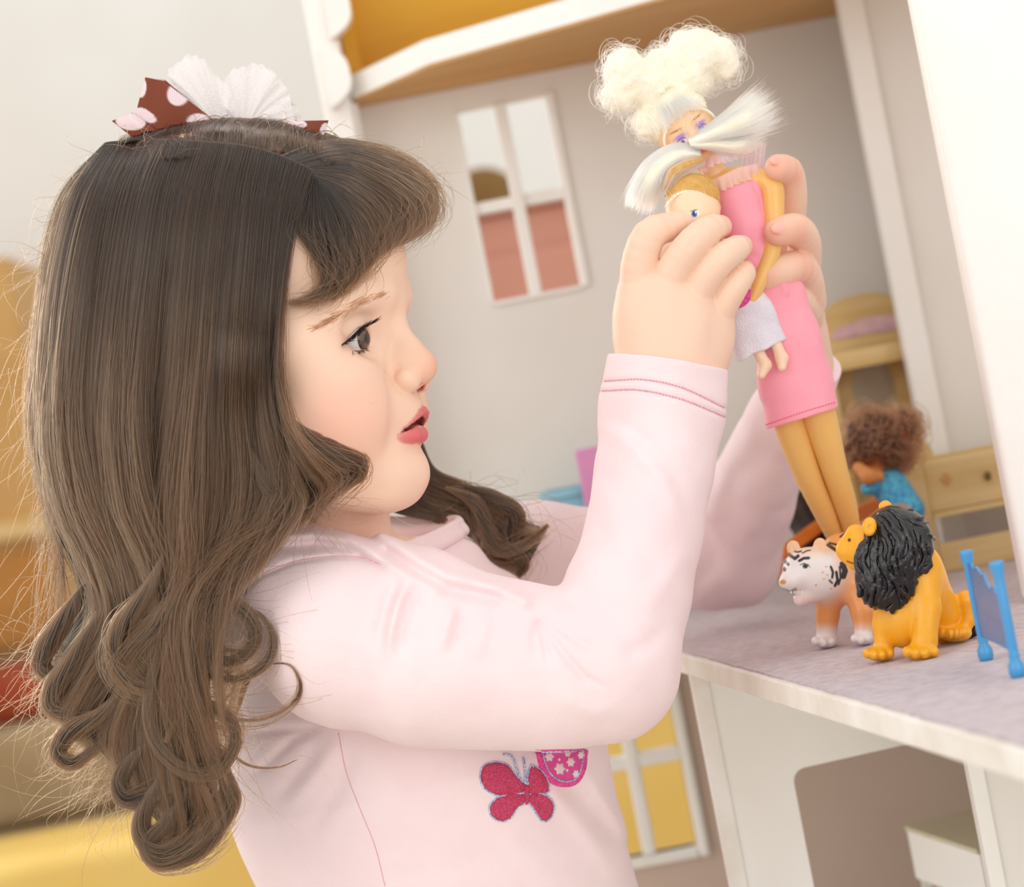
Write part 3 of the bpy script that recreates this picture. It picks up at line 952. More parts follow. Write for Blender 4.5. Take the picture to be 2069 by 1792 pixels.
# (polyline, ridge height (+) or valley depth (-), width)
FOLDS = [
    ([(470, 1225), (479, 1204), (528, 1162), (593, 1135), (671, 1124), (729, 1126), (767, 1140)], -5, 5, 0),
    ([(516, 1086), (632, 1078), (702, 1088), (748, 1116), (806, 1152), (880, 1190)], 9, 14, 0),
    ([(530, 1106), (640, 1100), (715, 1113), (770, 1142)], -7, 12, 0),
    ([(770, 1080), (845, 1130), (903, 1163), (1003, 1186), (1060, 1215)], 11, 14, 0),
    ([(780, 1118), (845, 1158), (903, 1190), (1000, 1212)], -8, 12, 0),
    ([(828, 1166), (806, 1212), (790, 1270), (783, 1345)], 11, 13, 1),
    ([(803, 1166), (782, 1215), (768, 1275), (762, 1330)], -8, 13, 1),
    ([(848, 1176), (828, 1220), (812, 1275), (806, 1340)], -7, 13, 1),
    ([(918, 1216), (902, 1270), (892, 1325)], 7, 14, 1),
    ([(940, 1222), (924, 1275), (914, 1330)], -5, 14, 1),
    ([(985, 1230), (972, 1290), (968, 1340)], 4, 16, 1),
    ([(1088, 1246), (1101, 1300), (1112, 1352)], -9, 9, 1),
    ([(1090, 1246), (1130, 1310), (1180, 1368), (1240, 1400)], -8, 9, 1),
    ([(1086, 1240), (1080, 1290), (1086, 1350)], -5, 11, 1),
    ([(1095, 1242), (1160, 1290), (1230, 1330)], -6, 10, 1),
    ([(1120, 1400), (1200, 1440), (1280, 1420)], 4, 22, 1),
    ([(650, 1470), (593, 1494), (535, 1548), (480, 1590)], -9, 11, 1),
    ([(650, 1470), (560, 1476), (470, 1490)], -8, 9, 1),
    ([(690, 1484), (640, 1560), (560, 1650)], 8, 20, 1),
    ([(650, 1500), (600, 1570), (540, 1640)], -7, 18, 1),
    ([(720, 1500), (680, 1600), (610, 1710)], -6, 20, 1),
    ([(1080, 1560), (1150, 1640), (1230, 1740), (1260, 1792)], 8, 22, 1),
    ([(1120, 1560), (1190, 1630), (1270, 1720)], -8, 20, 1),
    ([(1180, 1540), (1220, 1620), (1290, 1720)], 7, 16, 1),
    ([(1010, 1680), (1100, 1760), (1140, 1800)], 5, 26, 1),
    ([(1222, 770), (1300, 767), (1380, 784), (1468, 826)], -3.0, 4, 0),
    ([(1217, 790), (1290, 788), (1375, 806), (1464, 842)], -3.0, 4, 0),
    ([(1200, 850), (1260, 880), (1330, 950), (1390, 1060)], 5, 20, 1),
    ([(1220, 840), (1290, 880), (1360, 960), (1412, 1070)], -5, 16, 1),
    ([(1205, 960), (1250, 1060), (1300, 1180)], 4, 24, 1),
    ([(1395, 1100), (1340, 1180), (1290, 1250)], 4, 22, 1),
    ([(1250, 1330), (1310, 1300), (1362, 1250)], -4, 18, 1),
]
def near_w(u, v):
    return None
def fold_post(V, d):
    m = np.abs(d) < 60
    if not m.any(): return d
    P = V[m]
    u, v = px_of(P)
    front = P[:, 2] > -330
    dd = d[m].copy()
    for pts, h, wd, taper in FOLDS:
        a = np.asarray(pts)
        lo, hi = a.min(0) - 3 * wd, a.max(0) + 3 * wd
        s = front & (u > lo[0]) & (u < hi[0]) & (v > lo[1]) & (v < hi[1])
        if not s.any(): continue
        b, sd, al = polyline_dist(u[s], v[s], pts)
        g = np.exp(-(b / wd) ** 2)
        if taper: g = g * ss(al, -0.05, 0.25) * (1 - ss(al, 0.6, 1.02))
        dd[s] -= 1.4 * h * g
    # far sleeve: soft gathers
    s = ~front
    if s.any():
        dd[s] += 5 * np.sin((P[s, 0] * 0.8 + P[s, 1] * 0.35) / 17.0 + 3 * vnoise(P[s], 90)) * ss(P[s, 0], 300, 420)
    dd += 4.0 * vnoise(P, 95) + 1.6 * vnoise(P, 34)
    d[m] = dd
    return d
shirt, TV, TF = grow(T, 'shirt', 4.0, M['cotton'], GIRL, (1, 1, 1), fold_post, None, 1)
SHIRT_BVH = BVHTree.FromPolygons([Vector(p) for p in toW(TV)], [tuple(int(i) for i in q) for q in TF])
def cast(bvh, u, v, lift=0.0):
    """surface point (camera frame units) seen at picture (u, v)"""
    o = Vector((0, 0, ZC))
    tgt = Vector(toW(Q(u, v, 0))[0])
    hit, nrm, i, dist = bvh.ray_cast(o, (tgt - o).normalized())
    if hit is None: return None
    if nrm.dot(tgt - o) > 0: nrm = -nrm
    return np.array(hit) + np.array(nrm) * lift * S
def stitch(name, pts, m, r, dash=0, gap=0, bvh=None, parent=None, lift=1.0, n=60):
    P = crspline([(a, b, 0) for a, b in pts], n)
    H3 = [cast(bvh or SHIRT_BVH, p[0], p[1], lift) for p in P]
    H3 = np.array([h for h in H3 if h is not None])
    if len(H3) < 3: return None
    mb = MB()
    if not dash:
        mb.tube(H3, r * S, 5)
    else:
        i = 0
        while i + dash < len(H3):
            mb.tube(H3[i:i + dash + 1], r * S, 5)
            i += dash + gap
    o = mb.build(name, m, parent, smooth=True)
    return o
for pts in (FOLDS[25][0], FOLDS[26][0]):
    o = stitch('cuff_stitching', pts, M['seam'], 1.7, 2, 1, None, shirt, 0.6, 120)
    if o: o['kind'] = 'stuff'
stitch('armhole_seam', FOLDS[0][0], M['seam'], 1.3, 0, 0, None, shirt, -0.4)
stitch('side_seam', [(684, 1480), (700, 1560), (730, 1640), (758, 1710), (778, 1790)], M['seam'], 1.2, 0, 0, None, shirt, -0.3)
# neckline band
ring = [(690, 1072, 0), (730, 1084, -20), (772, 1098, -50), (812, 1104, -100), (866, 1086, -170), (918, 1060, -250), (926, 1050, -290), (890, 1048, -330), (820, 1052, -350), (756, 1046, -330), (700, 1020, -250)]
P = crspline([Q(*p) for p in ring], 60)
CB = SDF()
for a, b in zip(P[:-1], P[1:]):
    CB.rc(a, b, 9, 9, 3, sc=None)
CB.p and None
dn = np.array([10.0, 20.0, 8.0])
for a, b in zip(P[:-1], P[1:]):
    CB.rc(a + dn, b + dn, 9, 9, 14)
collar, _, _ = grow(CB, 'collar', 3.2, M['cotton'], shirt, (1, 1, 1), None, None, 1)

# trousers and shoes below the frame
J = SDF()
def dl(lat, h, w): return LH(lat, h, w)
J.rc(dl(-270, -1010, -190), dl(-265, -1300, -190), 330, 310, 60, sc=(1, 1, 1.4))
for w_ in (-60, -330):
    J.rc(dl(-250, -1300, w_), dl(-230, -2150, w_), 170, 120, 60)
    J.rc(dl(-230, -2150, w_), dl(-260, -3180, w_), 120, 84, 30)
grow(J, 'trousers', 14, M['leggings'], GIRL, (1, 1, 1))
M['shoe'] = mat('white_canvas_shoe', (220, 210, 212), 0.8, 0.2, vary=0.1, scale=60)
for w_ in (-60, -330):
    K = SDF()
    K.el(dl(-180, -3400, w_), (260, 90, 105), np.array([(CR, -SR, 0), (SR, CR, 0), (0, 0, 1)]), 20)
    K.rc(dl(-270, -3210, w_), dl(-270, -3400, w_), 96, 90, 40)
    K.bx(dl(-190, -3640, w_), (500, 150, 300), np.array([(CR, -SR, 0), (SR, CR, 0), (0, 0, 1)]), 0, 4, 's')
    grow(K, 'shoe', 12, M['shoe'], GIRL, (1, 1, 1))

# appliques on the chest
M['glitter'] = mat('magenta_glitter', (196, 34, 84), 0.35, 0.6, rgb2=(226, 92, 132), scale=1500, bump=1.0, bscale=1900, detail=2, dist=0.0008, metallic=0.35)
M['bluethread'] = mat('blue_white_thread', (216, 222, 236), 0.8, 0.2, rgb2=(124, 148, 196), scale=1100, detail=1)
M['pinkprint'] = mat('pink_print_cloth', (226, 92, 158), 0.85, 0.1, vary=0.1, scale=300)
M['magentathread'] = mat('magenta_thread', (222, 58, 140), 0.85, 0.1, rgb2=(240, 110, 170), scale=900)
M['creamprint'] = mat('cream_flower_print', (238, 222, 224), 0.85, 0.1, vary=0.05)
def patch(name, outline, m, parent, lift, dome, n=46, rings=7):
    O = crspline(list(outline) + [outline[0]], n + 1)[:-1]
    c = O.mean(0)
    v, f = [], []
    for k in range(rings + 1):
        t = 1 - k / rings if k < rings else 0.02
        for p in O:
            q = c + (p - c) * t
            h = cast(SHIRT_BVH, q[0], q[1], lift + dome * math.sqrt(max(0, 1 - t ** 4)))
            if h is None: h = np.array(toW(Q(q[0], q[1], 60))[0])
            v.append(h)
    for k in range(rings):
        for j in range(n):
            f.append((k * n + j, k * n + (j + 1) % n, (k + 1) * n + (j + 1) % n, (k + 1) * n + j))
    # skirt down into the cloth, so that the piece has an edge of its own
    b = len(v)
    for p in O:
        h = cast(SHIRT_BVH, p[0], p[1], -3)
        v.append(h if h is not None else v[0])
    f += [(b + j, b + (j + 1) % n, (j + 1) % n, j) for j in range(n)]
    f.append(tuple(rings * n + j for j in range(n)))
    return poly(name, v, f, m, parent, True)
def z3(x, y): return (900 + x / 4.817, 1420 + y / 4.817, 0)
wings = [
    [(480, 570), (370, 610), (335, 720), (380, 830), (500, 900), (640, 900), (760, 870), (790, 800), (700, 720), (600, 600)],
    [(830, 600), (920, 650), (985, 740), (1005, 860), (940, 880), (820, 890), (790, 820), (800, 700)],
    [(500, 920), (430, 1000), (440, 1090), (520, 1150), (620, 1130), (700, 1020), (790, 960), (780, 890), (640, 880)],
    [(820, 880), (930, 880), (1030, 940), (1055, 1040), (1000, 1140), (930, 1140), (850, 1020), (790, 940)],
]
bf = patch('butterfly_applique', [z3(770, 800), z3(800, 800), z3(815, 880), z3(800, 980), z3(775, 980), z3(762, 880)], M['glitter'], shirt, 2.5, 4)
bf['label'] = 'magenta glitter butterfly patch with blue and white stitching'
for wpts in wings:
    patch('butterfly_applique', [z3(*p) for p in wpts], M['glitter'], shirt, 1.5, 4)
    stitch('applique_stitching', [z3(*p)[:2] for p in wpts + wpts[:1]], M['bluethread'], 1.9, 0, 0, None, shirt, 1.4, 70)
for pts in ([(745, 790), (690, 640), (640, 520), (560, 500)], [(775, 790), (770, 640), (755, 530)], [(800, 800), (830, 690), (850, 600)]):
    stitch('butterfly_antenna', [z3(*p)[:2] for p in pts], M['bluethread'], 2.6, 0, 0, None, shirt, 2.0, 24)
fo = [(876, 456), (895, 560), (930, 690), (1000, 770), (1100, 815), (1220, 815), (1310, 760), (1365, 650), (1378, 520), (1372, 452), (1200, 450), (1000, 454)]
fi = [(940, 466), (958, 560), (1010, 680), (1100, 755), (1200, 760), (1285, 710), (1320, 600), (1328, 520), (1324, 464), (1180, 462), (1040, 464)]
patch('flower_patch_border', [z3(*p) for p in fo], M['magentathread'], shirt, 1.2, 0.4)
patch('flower_patch', [z3(*p) for p in fi], M['pinkprint'], shirt, 2.4, 0.8)
stitch('applique_stitching', [z3(*p)[:2] for p in fi + fi[:1]], M['bluethread'], 1.7, 0, 0, None, shirt, 2.6, 70)
for (fx_, fy_, fr_) in ((1105, 640, 46), (1210, 575, 36), (1005, 520, 40), (1262, 690, 30), (1310, 510, 30), (1100, 552, 12), (1175, 655, 12), (1180, 490, 28)):
    o = [(fx_ + fr_ * (1 + 0.22 * math.cos(6 * a)) * math.cos(a), fy_ + 1.15 * fr_ * (1 + 0.22 * math.cos(6 * a)) * math.sin(a)) for a in np.linspace(0, 2 * math.pi, 24, endpoint=False)]
    patch('printed_flower', [z3(*p) for p in o], M['creamprint'], shirt, 3.4, 0.2, 30, 2)

# ------------------------------------------------------------------ hair
def hair_material(name, rgb, rough=0.28, rr=0.4, rnd=0.35, coat=0.0, tone=None, refl=1.0):
    m = bpy.data.materials.new(name)
    m.use_nodes = True
    nt = m.node_tree
    nt.nodes.remove(nt.nodes['Principled BSDF'])
    h = nt.nodes.new('ShaderNodeBsdfHairPrincipled')
    h.parametrization = 'COLOR'
    h.inputs['Color'].default_value = (*lin(*rgb), 1)
    h.inputs['Roughness'].default_value = rough
    h.inputs['Radial Roughness'].default_value = rr
    h.inputs['Random Roughness'].default_value = 0.2
    inf = nt.nodes.new('ShaderNodeHairInfo')
    mix = nt.nodes.new('ShaderNodeMix'); mix.data_type = 'RGBA'
    c = np.array(lin(*rgb))
    mix.inputs[6].default_value = (*(c * (1 - rnd)), 1)
    mix.inputs[7].default_value = (*np.minimum(c * (1 + rnd), 0.95), 1)
    if tone:
        mix.inputs[7].default_value = (*lin(*tone), 1)
        at = nt.nodes.new('ShaderNodeAttribute'); at.attribute_name = 'tone'
        nt.links.new(at.outputs['Fac'], mix.inputs[0])
    else:
        nt.links.new(inf.outputs['Random'], mix.inputs[0])
    nt.links.new(mix.outputs[2], h.inputs['Color'])
    nt.links.new(h.outputs[0], nt.nodes['Material Output'].inputs['Surface'])
    return m
M['hair'] = hair_material('brown_hair', (27, 18, 13), 0.24, 0.4, 0.4, tone=(124, 90, 62), refl=0.7)
M['hair_core'] = mat('brown_hair_mass', (52, 36, 26), 0.55, 0.35, rgb2=(34, 23, 17), scale=60, stretch=(6, 6, 1))

def add_curves(name, P, rad, m, parent=None, tone=None):
    """P: (n, k, 3) camera-frame polylines; rad: (n, k) or scalar, working units"""
    n, k, _ = P.shape
    h = bpy.data.hair_curves.new(name)
    h.add_curves([k] * n)
    h.position_data.foreach_set('vector', toW(P.reshape(-1, 3)).astype(np.float32).ravel())
    r = np.broadcast_to(np.asarray(rad, float), (n, k)) * S
    at = h.attributes.new('radius', 'FLOAT', 'POINT')
    at.data.foreach_set('value', r.astype(np.float32).ravel())
    if tone is not None:
        at = h.attributes.new('tone', 'FLOAT', 'POINT')
        at.data.foreach_set('value', np.asarray(tone, np.float32).ravel())
    h.materials.append(m)
    o = bpy.data.objects.new(name, h)
    COL.objects.link(o)
    if parent is not None:
        o.parent = parent
        loc = parent.location.copy() if parent.type == 'EMPTY' else Vector((0, 0, 0))
        o.matrix_parent_inverse = Matrix.Translation(-loc)
    o['kind'] = 'stuff'
    return o

BODY_BVH = BVHTree.FromPolygons([Vector(p) for p in toW(BV)], [tuple(int(i) for i in q) for q in BF])
LENS = Vector((0, 0, ZC))
def surf_w(u, v):
    """depth (towards the lens) of the girl's skin or shirt along picture ray (u, v), None where she is not"""
    tgt = Vector(toW(Q(u, v, 0))[0])
    d = (tgt - LENS).normalized()
    best = None
    for bv in (BODY_BVH, SHIRT_BVH):
        hit = bv.ray_cast(LENS, d)[0]
        if hit is not None:
            w = (D0 - hit.y) / S
            best = w if best is None else max(best, w)
    return best
def lift_guide(P, off, reach=400, soft=True):
    """P (k, 3) of (u, v, w): raise w so the guide lies over the girl, then smooth; -> camera frame"""
    P = P.copy()
    need = np.full(len(P), -1e4)
    for i, (u, v, w) in enumerate(P):
        s = surf_w(u, v)
        if s is not None and s > w - 400 and s < w + reach: need[i] = s + off
    w = np.maximum(P[:, 2], need)
    for _ in range(6 if soft else 2):
        w[1:-1] = np.maximum(0.25 * w[:-2] + 0.5 * w[1:-1] + 0.25 * w[2:], need[1:-1])
    P[:, 2] = w
    return P
NT = 44
def guides(G, off=10, reach=400):
    out = []
    for g in G:
        P = crspline(np.array([list(p) + [0] * (3 - len(p)) for p in g], float), NT)
        out.append(lift_guide(P, off, reach))
    return np.array(out)
def densify(GG, m=8):
    """Catmull-Rom across the guides"""
    n = len(GG)
    ext = np.concatenate([2 * GG[:1] - GG[1:2], GG, 2 * GG[-1:] - GG[-2:-1]])
    out = []
    for i in range(n - 1):
        p0, p1, p2, p3 = ext[i], ext[i + 1], ext[i + 2], ext[i + 3]
        for t in np.linspace(0, 1, m, endpoint=False):
            out.append(0.5 * (2 * p1 + (p2 - p0) * t + (2 * p0 - 5 * p1 + 4 * p2 - p3) * t ** 2 + (3 * p1 - p0 - 3 * p2 + p3) * t ** 3))
    out.append(GG[-1])
    return np.array(out)
def Qv(A):
    k = (F - A[..., 2]) / F
    return np.stack([(A[..., 0] - CX) * k, (A[..., 1] - CY) * k, A[..., 2]], -1)
def sheet_mesh(D, drop):
    """solid sheet under the strands: front skin, back skin, closed rim"""
    n, k, _ = D.shape
    A = D.copy(); A[..., 2] -= drop
    Bk = D.copy(); Bk[..., 2] -= drop + 26
    v = np.concatenate([Qv(A).reshape(-1, 3), Qv(Bk).reshape(-1, 3)])
    i, j = np.meshgrid(np.arange(n - 1), np.arange(k - 1), indexing='ij')
    q = np.stack([i * k + j, (i + 1) * k + j, (i + 1) * k + j + 1, i * k + j + 1], -1).reshape(-1, 4)
    o = n * k
    f = [q, q[:, ::-1] + o]
    rim = [(a * k, a * k + o, (a + 1) * k + o, (a + 1) * k) for a in range(n - 1)] + [((a + 1) * k - 1, (a + 2) * k - 1, (a + 2) * k - 1 + o, (a + 1) * k - 1 + o) for a in range(n - 1)]
    rim += [(b, b + 1, b + 1 + o, b + o) for b in range(k - 1)] + [((n - 1) * k + b, (n - 1) * k + b + o, (n - 1) * k + b + 1 + o, (n - 1) * k + b + 1) for b in range(k - 1)]
    f.append(np.array(rim))
    return v, np.concatenate(f)
def strands(D, count, clumps, jit=10, wave=5, depth=12, cl=0.8, minlen=0.75, stray=0.04, edge=0.0, waves=2.2, big=16, bigz=0, rootj=0):
    n, k, _ = D.shape
    t = np.linspace(0, 1, k)
    s = RNG.random(count) * (1 + 2 * edge) - edge
    cc = RNG.random(clumps)
    cc.sort()
    idx = np.abs(s[:, None] - cc[None]).argmin(1)
    pull = cl * ss(t, 0.12, 0.75)[None] * (0.5 + 0.5 * RNG.random(count))[:, None]
    sf = s[:, None] * (1 - pull) + cc[idx][:, None] * pull
    x = np.clip(sf, 0, 1) * (n - 1)
    i0 = np.clip(np.floor(x).astype(int), 0, n - 2)
    fr = (x - i0)[..., None]
    tt = np.arange(k)[None].repeat(count, 0)
    P = D[i0, tt] * (1 - fr) + D[i0 + 1, tt] * fr
    # broad locks: neighbouring strands rise and sink together
    st3 = np.stack([np.repeat(sf[..., None], 1, -1)[..., 0] * big, np.broadcast_to(t[None] * 2.2, sf.shape), np.zeros_like(sf) + big], -1)
    P[..., 2] += vnoise(st3.reshape(-1, 3), 1.0).reshape(sf.shape) * bigz * ss(t, 0.05, 0.45)[None]
    P[..., 0] += vnoise(st3.reshape(-1, 3) + 40, 1.0).reshape(sf.shape) * bigz * 0.8 * ss(t, 0.3, 0.7)[None]
    # clump waves
    ph = RNG.random(clumps) * 6.28; fq = waves * (0.7 + 0.6 * RNG.random(clumps)); am = wave * (0.4 + RNG.random(clumps))
    dz = (RNG.random(clumps) - 0.5) * depth * 1.6
    gro = ss(t, 0.1, 0.9)[None]
    wv = am[idx][:, None] * np.sin(ph[idx][:, None] + fq[idx][:, None] * t[None] * 6.28) * gro
    wz = am[idx][:, None] * np.cos(ph[idx][:, None] + fq[idx][:, None] * t[None] * 6.28) * gro
    P[..., 0] += wv
    P[..., 2] += wz * 0.8 + dz[idx][:, None] * gro
    # strand scatter
    o1 = RNG.normal(0, 1, (count, 1)); o2 = RNG.random((count, 1)); o3 = RNG.normal(0, 1, (count, 1))
    P[..., 0] += o1 * jit * 0.5 * (0.25 + 0.75 * gro) * (1 - 0.35 * gro)
    P[..., 1] += o3 * jit * 0.3 * gro
    P[..., 2] += (o2 - 0.6) * depth * (0.3 + 0.7 * gro)
    P[..., 1] -= (rootj * RNG.random((count, 1))) * (1 - ss(t, 0.0, 0.12))[None]
    # strays
    st = RNG.random(count) < stray
    m = st.sum()
    a = RNG.normal(0, 1, (m, 2, 1)); p2 = RNG.random((m, 2, 1)) * 6.28; f2 = 0.5 + 1.2 * RNG.random((m, 2, 1))
    P[st, :, 0] += (a[:, 0] * 20 * np.sin(p2[:, 0] + f2[:, 0] * 6.28 * t) * gro)
    P[st, :, 1] += (a[:, 1] * 14 * np.sin(p2[:, 1] + f2[:, 1] * 6.28 * t) * gro)
    P[st, :, 2] += np.abs(a[:, 0]) * 12 * gro
    # length variety: resample to a shorter stretch
    L = minlen + (1 - minlen) * RNG.random(count) ** 0.5
    tq = t[None] * L[:, None] * (k - 1)
    j0 = np.clip(np.floor(tq).astype(int), 0, k - 2); fj = (tq - j0)[..., None]
    r = np.arange(count)[:, None]
    return P[r, j0] * (1 - fj) + P[r, j0 + 1] * fj
def taper(n, k, r, root=1.0):
    t = np.linspace(0, 1, k)
    return (r * root * (1 - 0.75 * ss(t, 0.7, 1.0)))[None].repeat(n, 0)
def lock(g, rad, count, off=8, core=True, twist=0.6, fuzz=0.16, lift=True, k=48):
    """a separate curl: strands around one guide; rad: start, middle, end"""
    P = crspline(np.array([list(p) for p in g], float), k)
    if lift: P = lift_guide(P, off, 120 if g[0][2] < -100 else 400, soft=False)
    C = Qv(P)
    T = np.gradient(C, axis=0); T /= np.linalg.norm(T, axis=1)[:, None]
    ref = np.array([0, 0, 1.0])
    N = np.cross(T, ref); N /= np.linalg.norm(N, axis=1)[:, None] + 1e-6
    Bn = np.cross(T, N)
    t = np.linspace(0, 1, k)
    R = np.interp(t, [0, 0.2, 0.5, 1], [rad[0] * 0.2, rad[0], rad[1], rad[2] * 0.8])
    ph = RNG.random(count) * 6.28; rr = np.sqrt(RNG.random(count))
    a = ph[:, None] + twist * 6.28 * t[None]
    X = C[None] + (R[None] * rr[:, None] * np.cos(a))[..., None] * N[None] + (0.6 * R[None] * rr[:, None] * np.sin(a))[..., None] * Bn[None]
    st = RNG.random(count) < fuzz
    X[st] += (RNG.normal(0, 1, (st.sum(), 1, 3)) * np.array([16, 16, 8])) * (ss(t, 0.1, 1)[None, :, None])
    return X, (C, R)

# near side of the head, back to front; every guide runs from the parting to its curled end
NEAR = [
    [(214, 297), (130, 385, -40), (92, 500, -30), (76, 650, -20), (70, 800, -10), (84, 950, 0), (118, 1080, 10), (158, 1190, 20), (118, 1285, 20), (96, 1330, 20), (128, 1370, 20)],
    [(222, 295), (150, 385, 60), (112, 520, 80), (92, 680, 90), (88, 850, 100), (118, 1010, 110), (170, 1140, 110), (190, 1240, 110), (130, 1330, 110), (110, 1400, 110), (150, 1440, 110)],
    [(240, 293), (185, 385, 120), (148, 520, 160), (128, 690, 170), (128, 860, 180), (160, 1020, 180), (222, 1150, 180), (240, 1260, 180), (180, 1370, 170), (140, 1450, 170), (190, 1500, 170)],
    [(285, 290), (235, 385, 150), (205, 530, 190), (186, 700, 220), (180, 870, 230), (206, 1030, 230), (262, 1160, 220), (290, 1280, 210), (236, 1390, 200), (196, 1480, 190), (240, 1560, 190)],
    [(340, 289), (300, 385, 150), (275, 530, 210), (258, 700, 250), (246, 870, 260), (262, 1030, 250), (312, 1160, 240), (330, 1280, 230), (280, 1400, 220), (252, 1520, 210), (280, 1620, 210)],
    [(395, 292), (362, 390, 150), (342, 530, 220), (325, 700, 265), (312, 870, 275), (318, 1030, 265), (352, 1160, 255), (360, 1290, 240), (318, 1420, 230), (300, 1560, 220), (330, 1680, 220)],
    [(450, 296), (424, 395, 150), (406, 530, 220), (392, 700, 268), (378, 870, 282), (370, 1030, 275), (376, 1160, 262), (360, 1290, 250), (340, 1430, 240), (350, 1590, 230), (345, 1715, 220), (300, 1722, 215)],
    [(505, 303), (482, 400, 145), (466, 535, 215), (454, 700, 262), (446, 850, 285), (442, 990, 280), (416, 1110, 270), (352, 1240, 260), (350, 1400, 250), (390, 1560, 240), (410, 1680, 230), (360, 1725, 220)],
    [(555, 317), (535, 410, 140), (522, 545, 205), (510, 700, 250), (508, 840, 280), (514, 950, 282), (492, 1050, 275), (418, 1140, 270), (366, 1260, 260), (368, 1410, 250), (410, 1560, 240), (452, 1670, 230), (420, 1700, 225)],
    [(598, 335), (572, 425, 130), (555, 555, 195), (546, 690, 240), (548, 810, 272), (570, 900, 275), (596, 970, 268), (560, 1040, 265), (480, 1090, 262), (394, 1190, 262), (372, 1320, 255), (392, 1470, 245), (440, 1620, 235)],
    [(630, 351), (600, 440, 120), (578, 560, 185), (566, 690, 225), (566, 790, 255), (590, 870, 262), (640, 930, 255), (676, 965, 245), (650, 1010, 240), (590, 1045, 245), (486, 1085, 255), (404, 1170, 255)],
]
BANGS = [
    [(590, 318, -60), (680, 290, -80), (770, 305, -95), (835, 348, -95), (868, 400, -80), (856, 450, -60), (815, 482, -50)],
    [(560, 318, 0), (660, 283, -10), (760, 298, 0), (838, 340, 0), (879, 396, 10), (868, 452, 20), (806, 492, 30)],
    [(585, 328, 10), (690, 305, 60), (785, 335, 90), (848, 385, 100), (862, 432, 110), (822, 478, 120), (768, 508, 125)],
    [(606, 338, 30), (700, 332, 110), (780, 378, 140), (822, 428, 150), (808, 474, 160), (760, 510, 165), (722, 552, 165)],
    [(618, 346, 40), (695, 365, 140), (757, 415, 165), (785, 465, 170), (756, 515, 180), (722, 562, 185), (690, 594, 185)],
    [(626, 352, 60), (684, 396, 160), (722, 450, 180), (730, 508, 190), (712, 560, 195), (668, 596, 200), (612, 612, 200)],
    [(632, 360, 70), (664, 415, 160), (680, 466, 185), (684, 518, 195), (676, 566, 203), (644, 600, 205), (584, 611, 205)],
    [(626, 358, 70), (612, 410, 150), (599, 456, 180), (618, 502, 195), (650, 546, 203), (658, 580, 205), (638, 602, 206)],
]
TOP = [
    [(214, 314), (238, 286, 0), (256, 284, -120), (240, 340, -220)],
    [(270, 308), (298, 268, 0), (312, 268, -120), (300, 330, -230)],
    [(345, 306), (372, 253, 0), (398, 254, -120), (390, 320, -240)],
    [(430, 311), (462, 248, 0), (492, 250, -120), (490, 320, -240)],
    [(510, 322), (545, 254, 0), (580, 258, -120), (580, 320, -240)],
    [(570, 338), (610, 271, 0), (645, 274, -120), (650, 330, -240)],
    [(605, 352), (655, 288, 0), (700, 290, -110), (720, 340, -200)],
]
FAR = [
    [(850, 890, -360), (878, 945, -350), (940, 972, -340), (1000, 1006, -340), (1050, 1046, -340), (1106, 1070, -340)],
    [(830, 920, -350), (862, 980, -330), (925, 1005, -320), (985, 1045, -320), (1040, 1085, -320), (1085, 1108, -320)],
    [(800, 965, -340), (850, 1018, -310), (920, 1038, -310), (975, 1078, -310), (1018, 1126, -310), (1056, 1160, -310)],
    [(752, 1000, -330), (800, 1036, -300), (866, 1052, -320), (935, 1078, -330), (985, 1112, -320), (1040, 1152, -320)],
]
gN, gB, gT, gF = guides(NEAR, 14), guides(BANGS, 14), guides(TOP, 1), guides(FAR, 10, 120)
dN, dB, dT, dF = densify(gN), densify(gB), densify(gT), densify(gF)
# far side of the head: the near side mirrored, cut at the shoulder
def mirror_sheet(D, t1):
    A = Qv(D[:, :t1])
    q = (A - HO) @ RH.T
    q[..., 1] *= -1
    return HO + q @ RH
vs, fs = [], []
nv = 0
def push(v, f):
    global nv
    vs.append(v); fs.append(f + nv); nv += len(v)
for D, drop in ((dN, 30), (dB, 9), (dT, 10), (dF, 7)):
    push(*sheet_mesh(D, drop))
mN = mirror_sheet(dN[:64], 26)
i, j = np.meshgrid(np.arange(mN.shape[0] - 1), np.arange(mN.shape[1] - 1), indexing='ij'); k_ = mN.shape[1]
push(mN.reshape(-1, 3), np.stack([i * k_ + j, (i + 1) * k_ + j, (i + 1) * k_ + j + 1, i * k_ + j + 1], -1).reshape(-1, 4))
# nape: closes the back between the two sides
A, Bm = Qv(dN[0]), mirror_sheet(dN[:1], NT)[0]
nap = np.array([A * (1 - s) + Bm * s for s in np.linspace(0, 1, 9)])
nap[..., 0] -= (8 * np.sin(np.linspace(0, math.pi, 9)))[:, None]
i, j = np.meshgrid(np.arange(8), np.arange(NT - 1), indexing='ij')
push(nap.reshape(-1, 3), np.stack([i * NT + j, (i + 1) * NT + j, (i + 1) * NT + j + 1, i * NT + j + 1], -1).reshape(-1, 4))

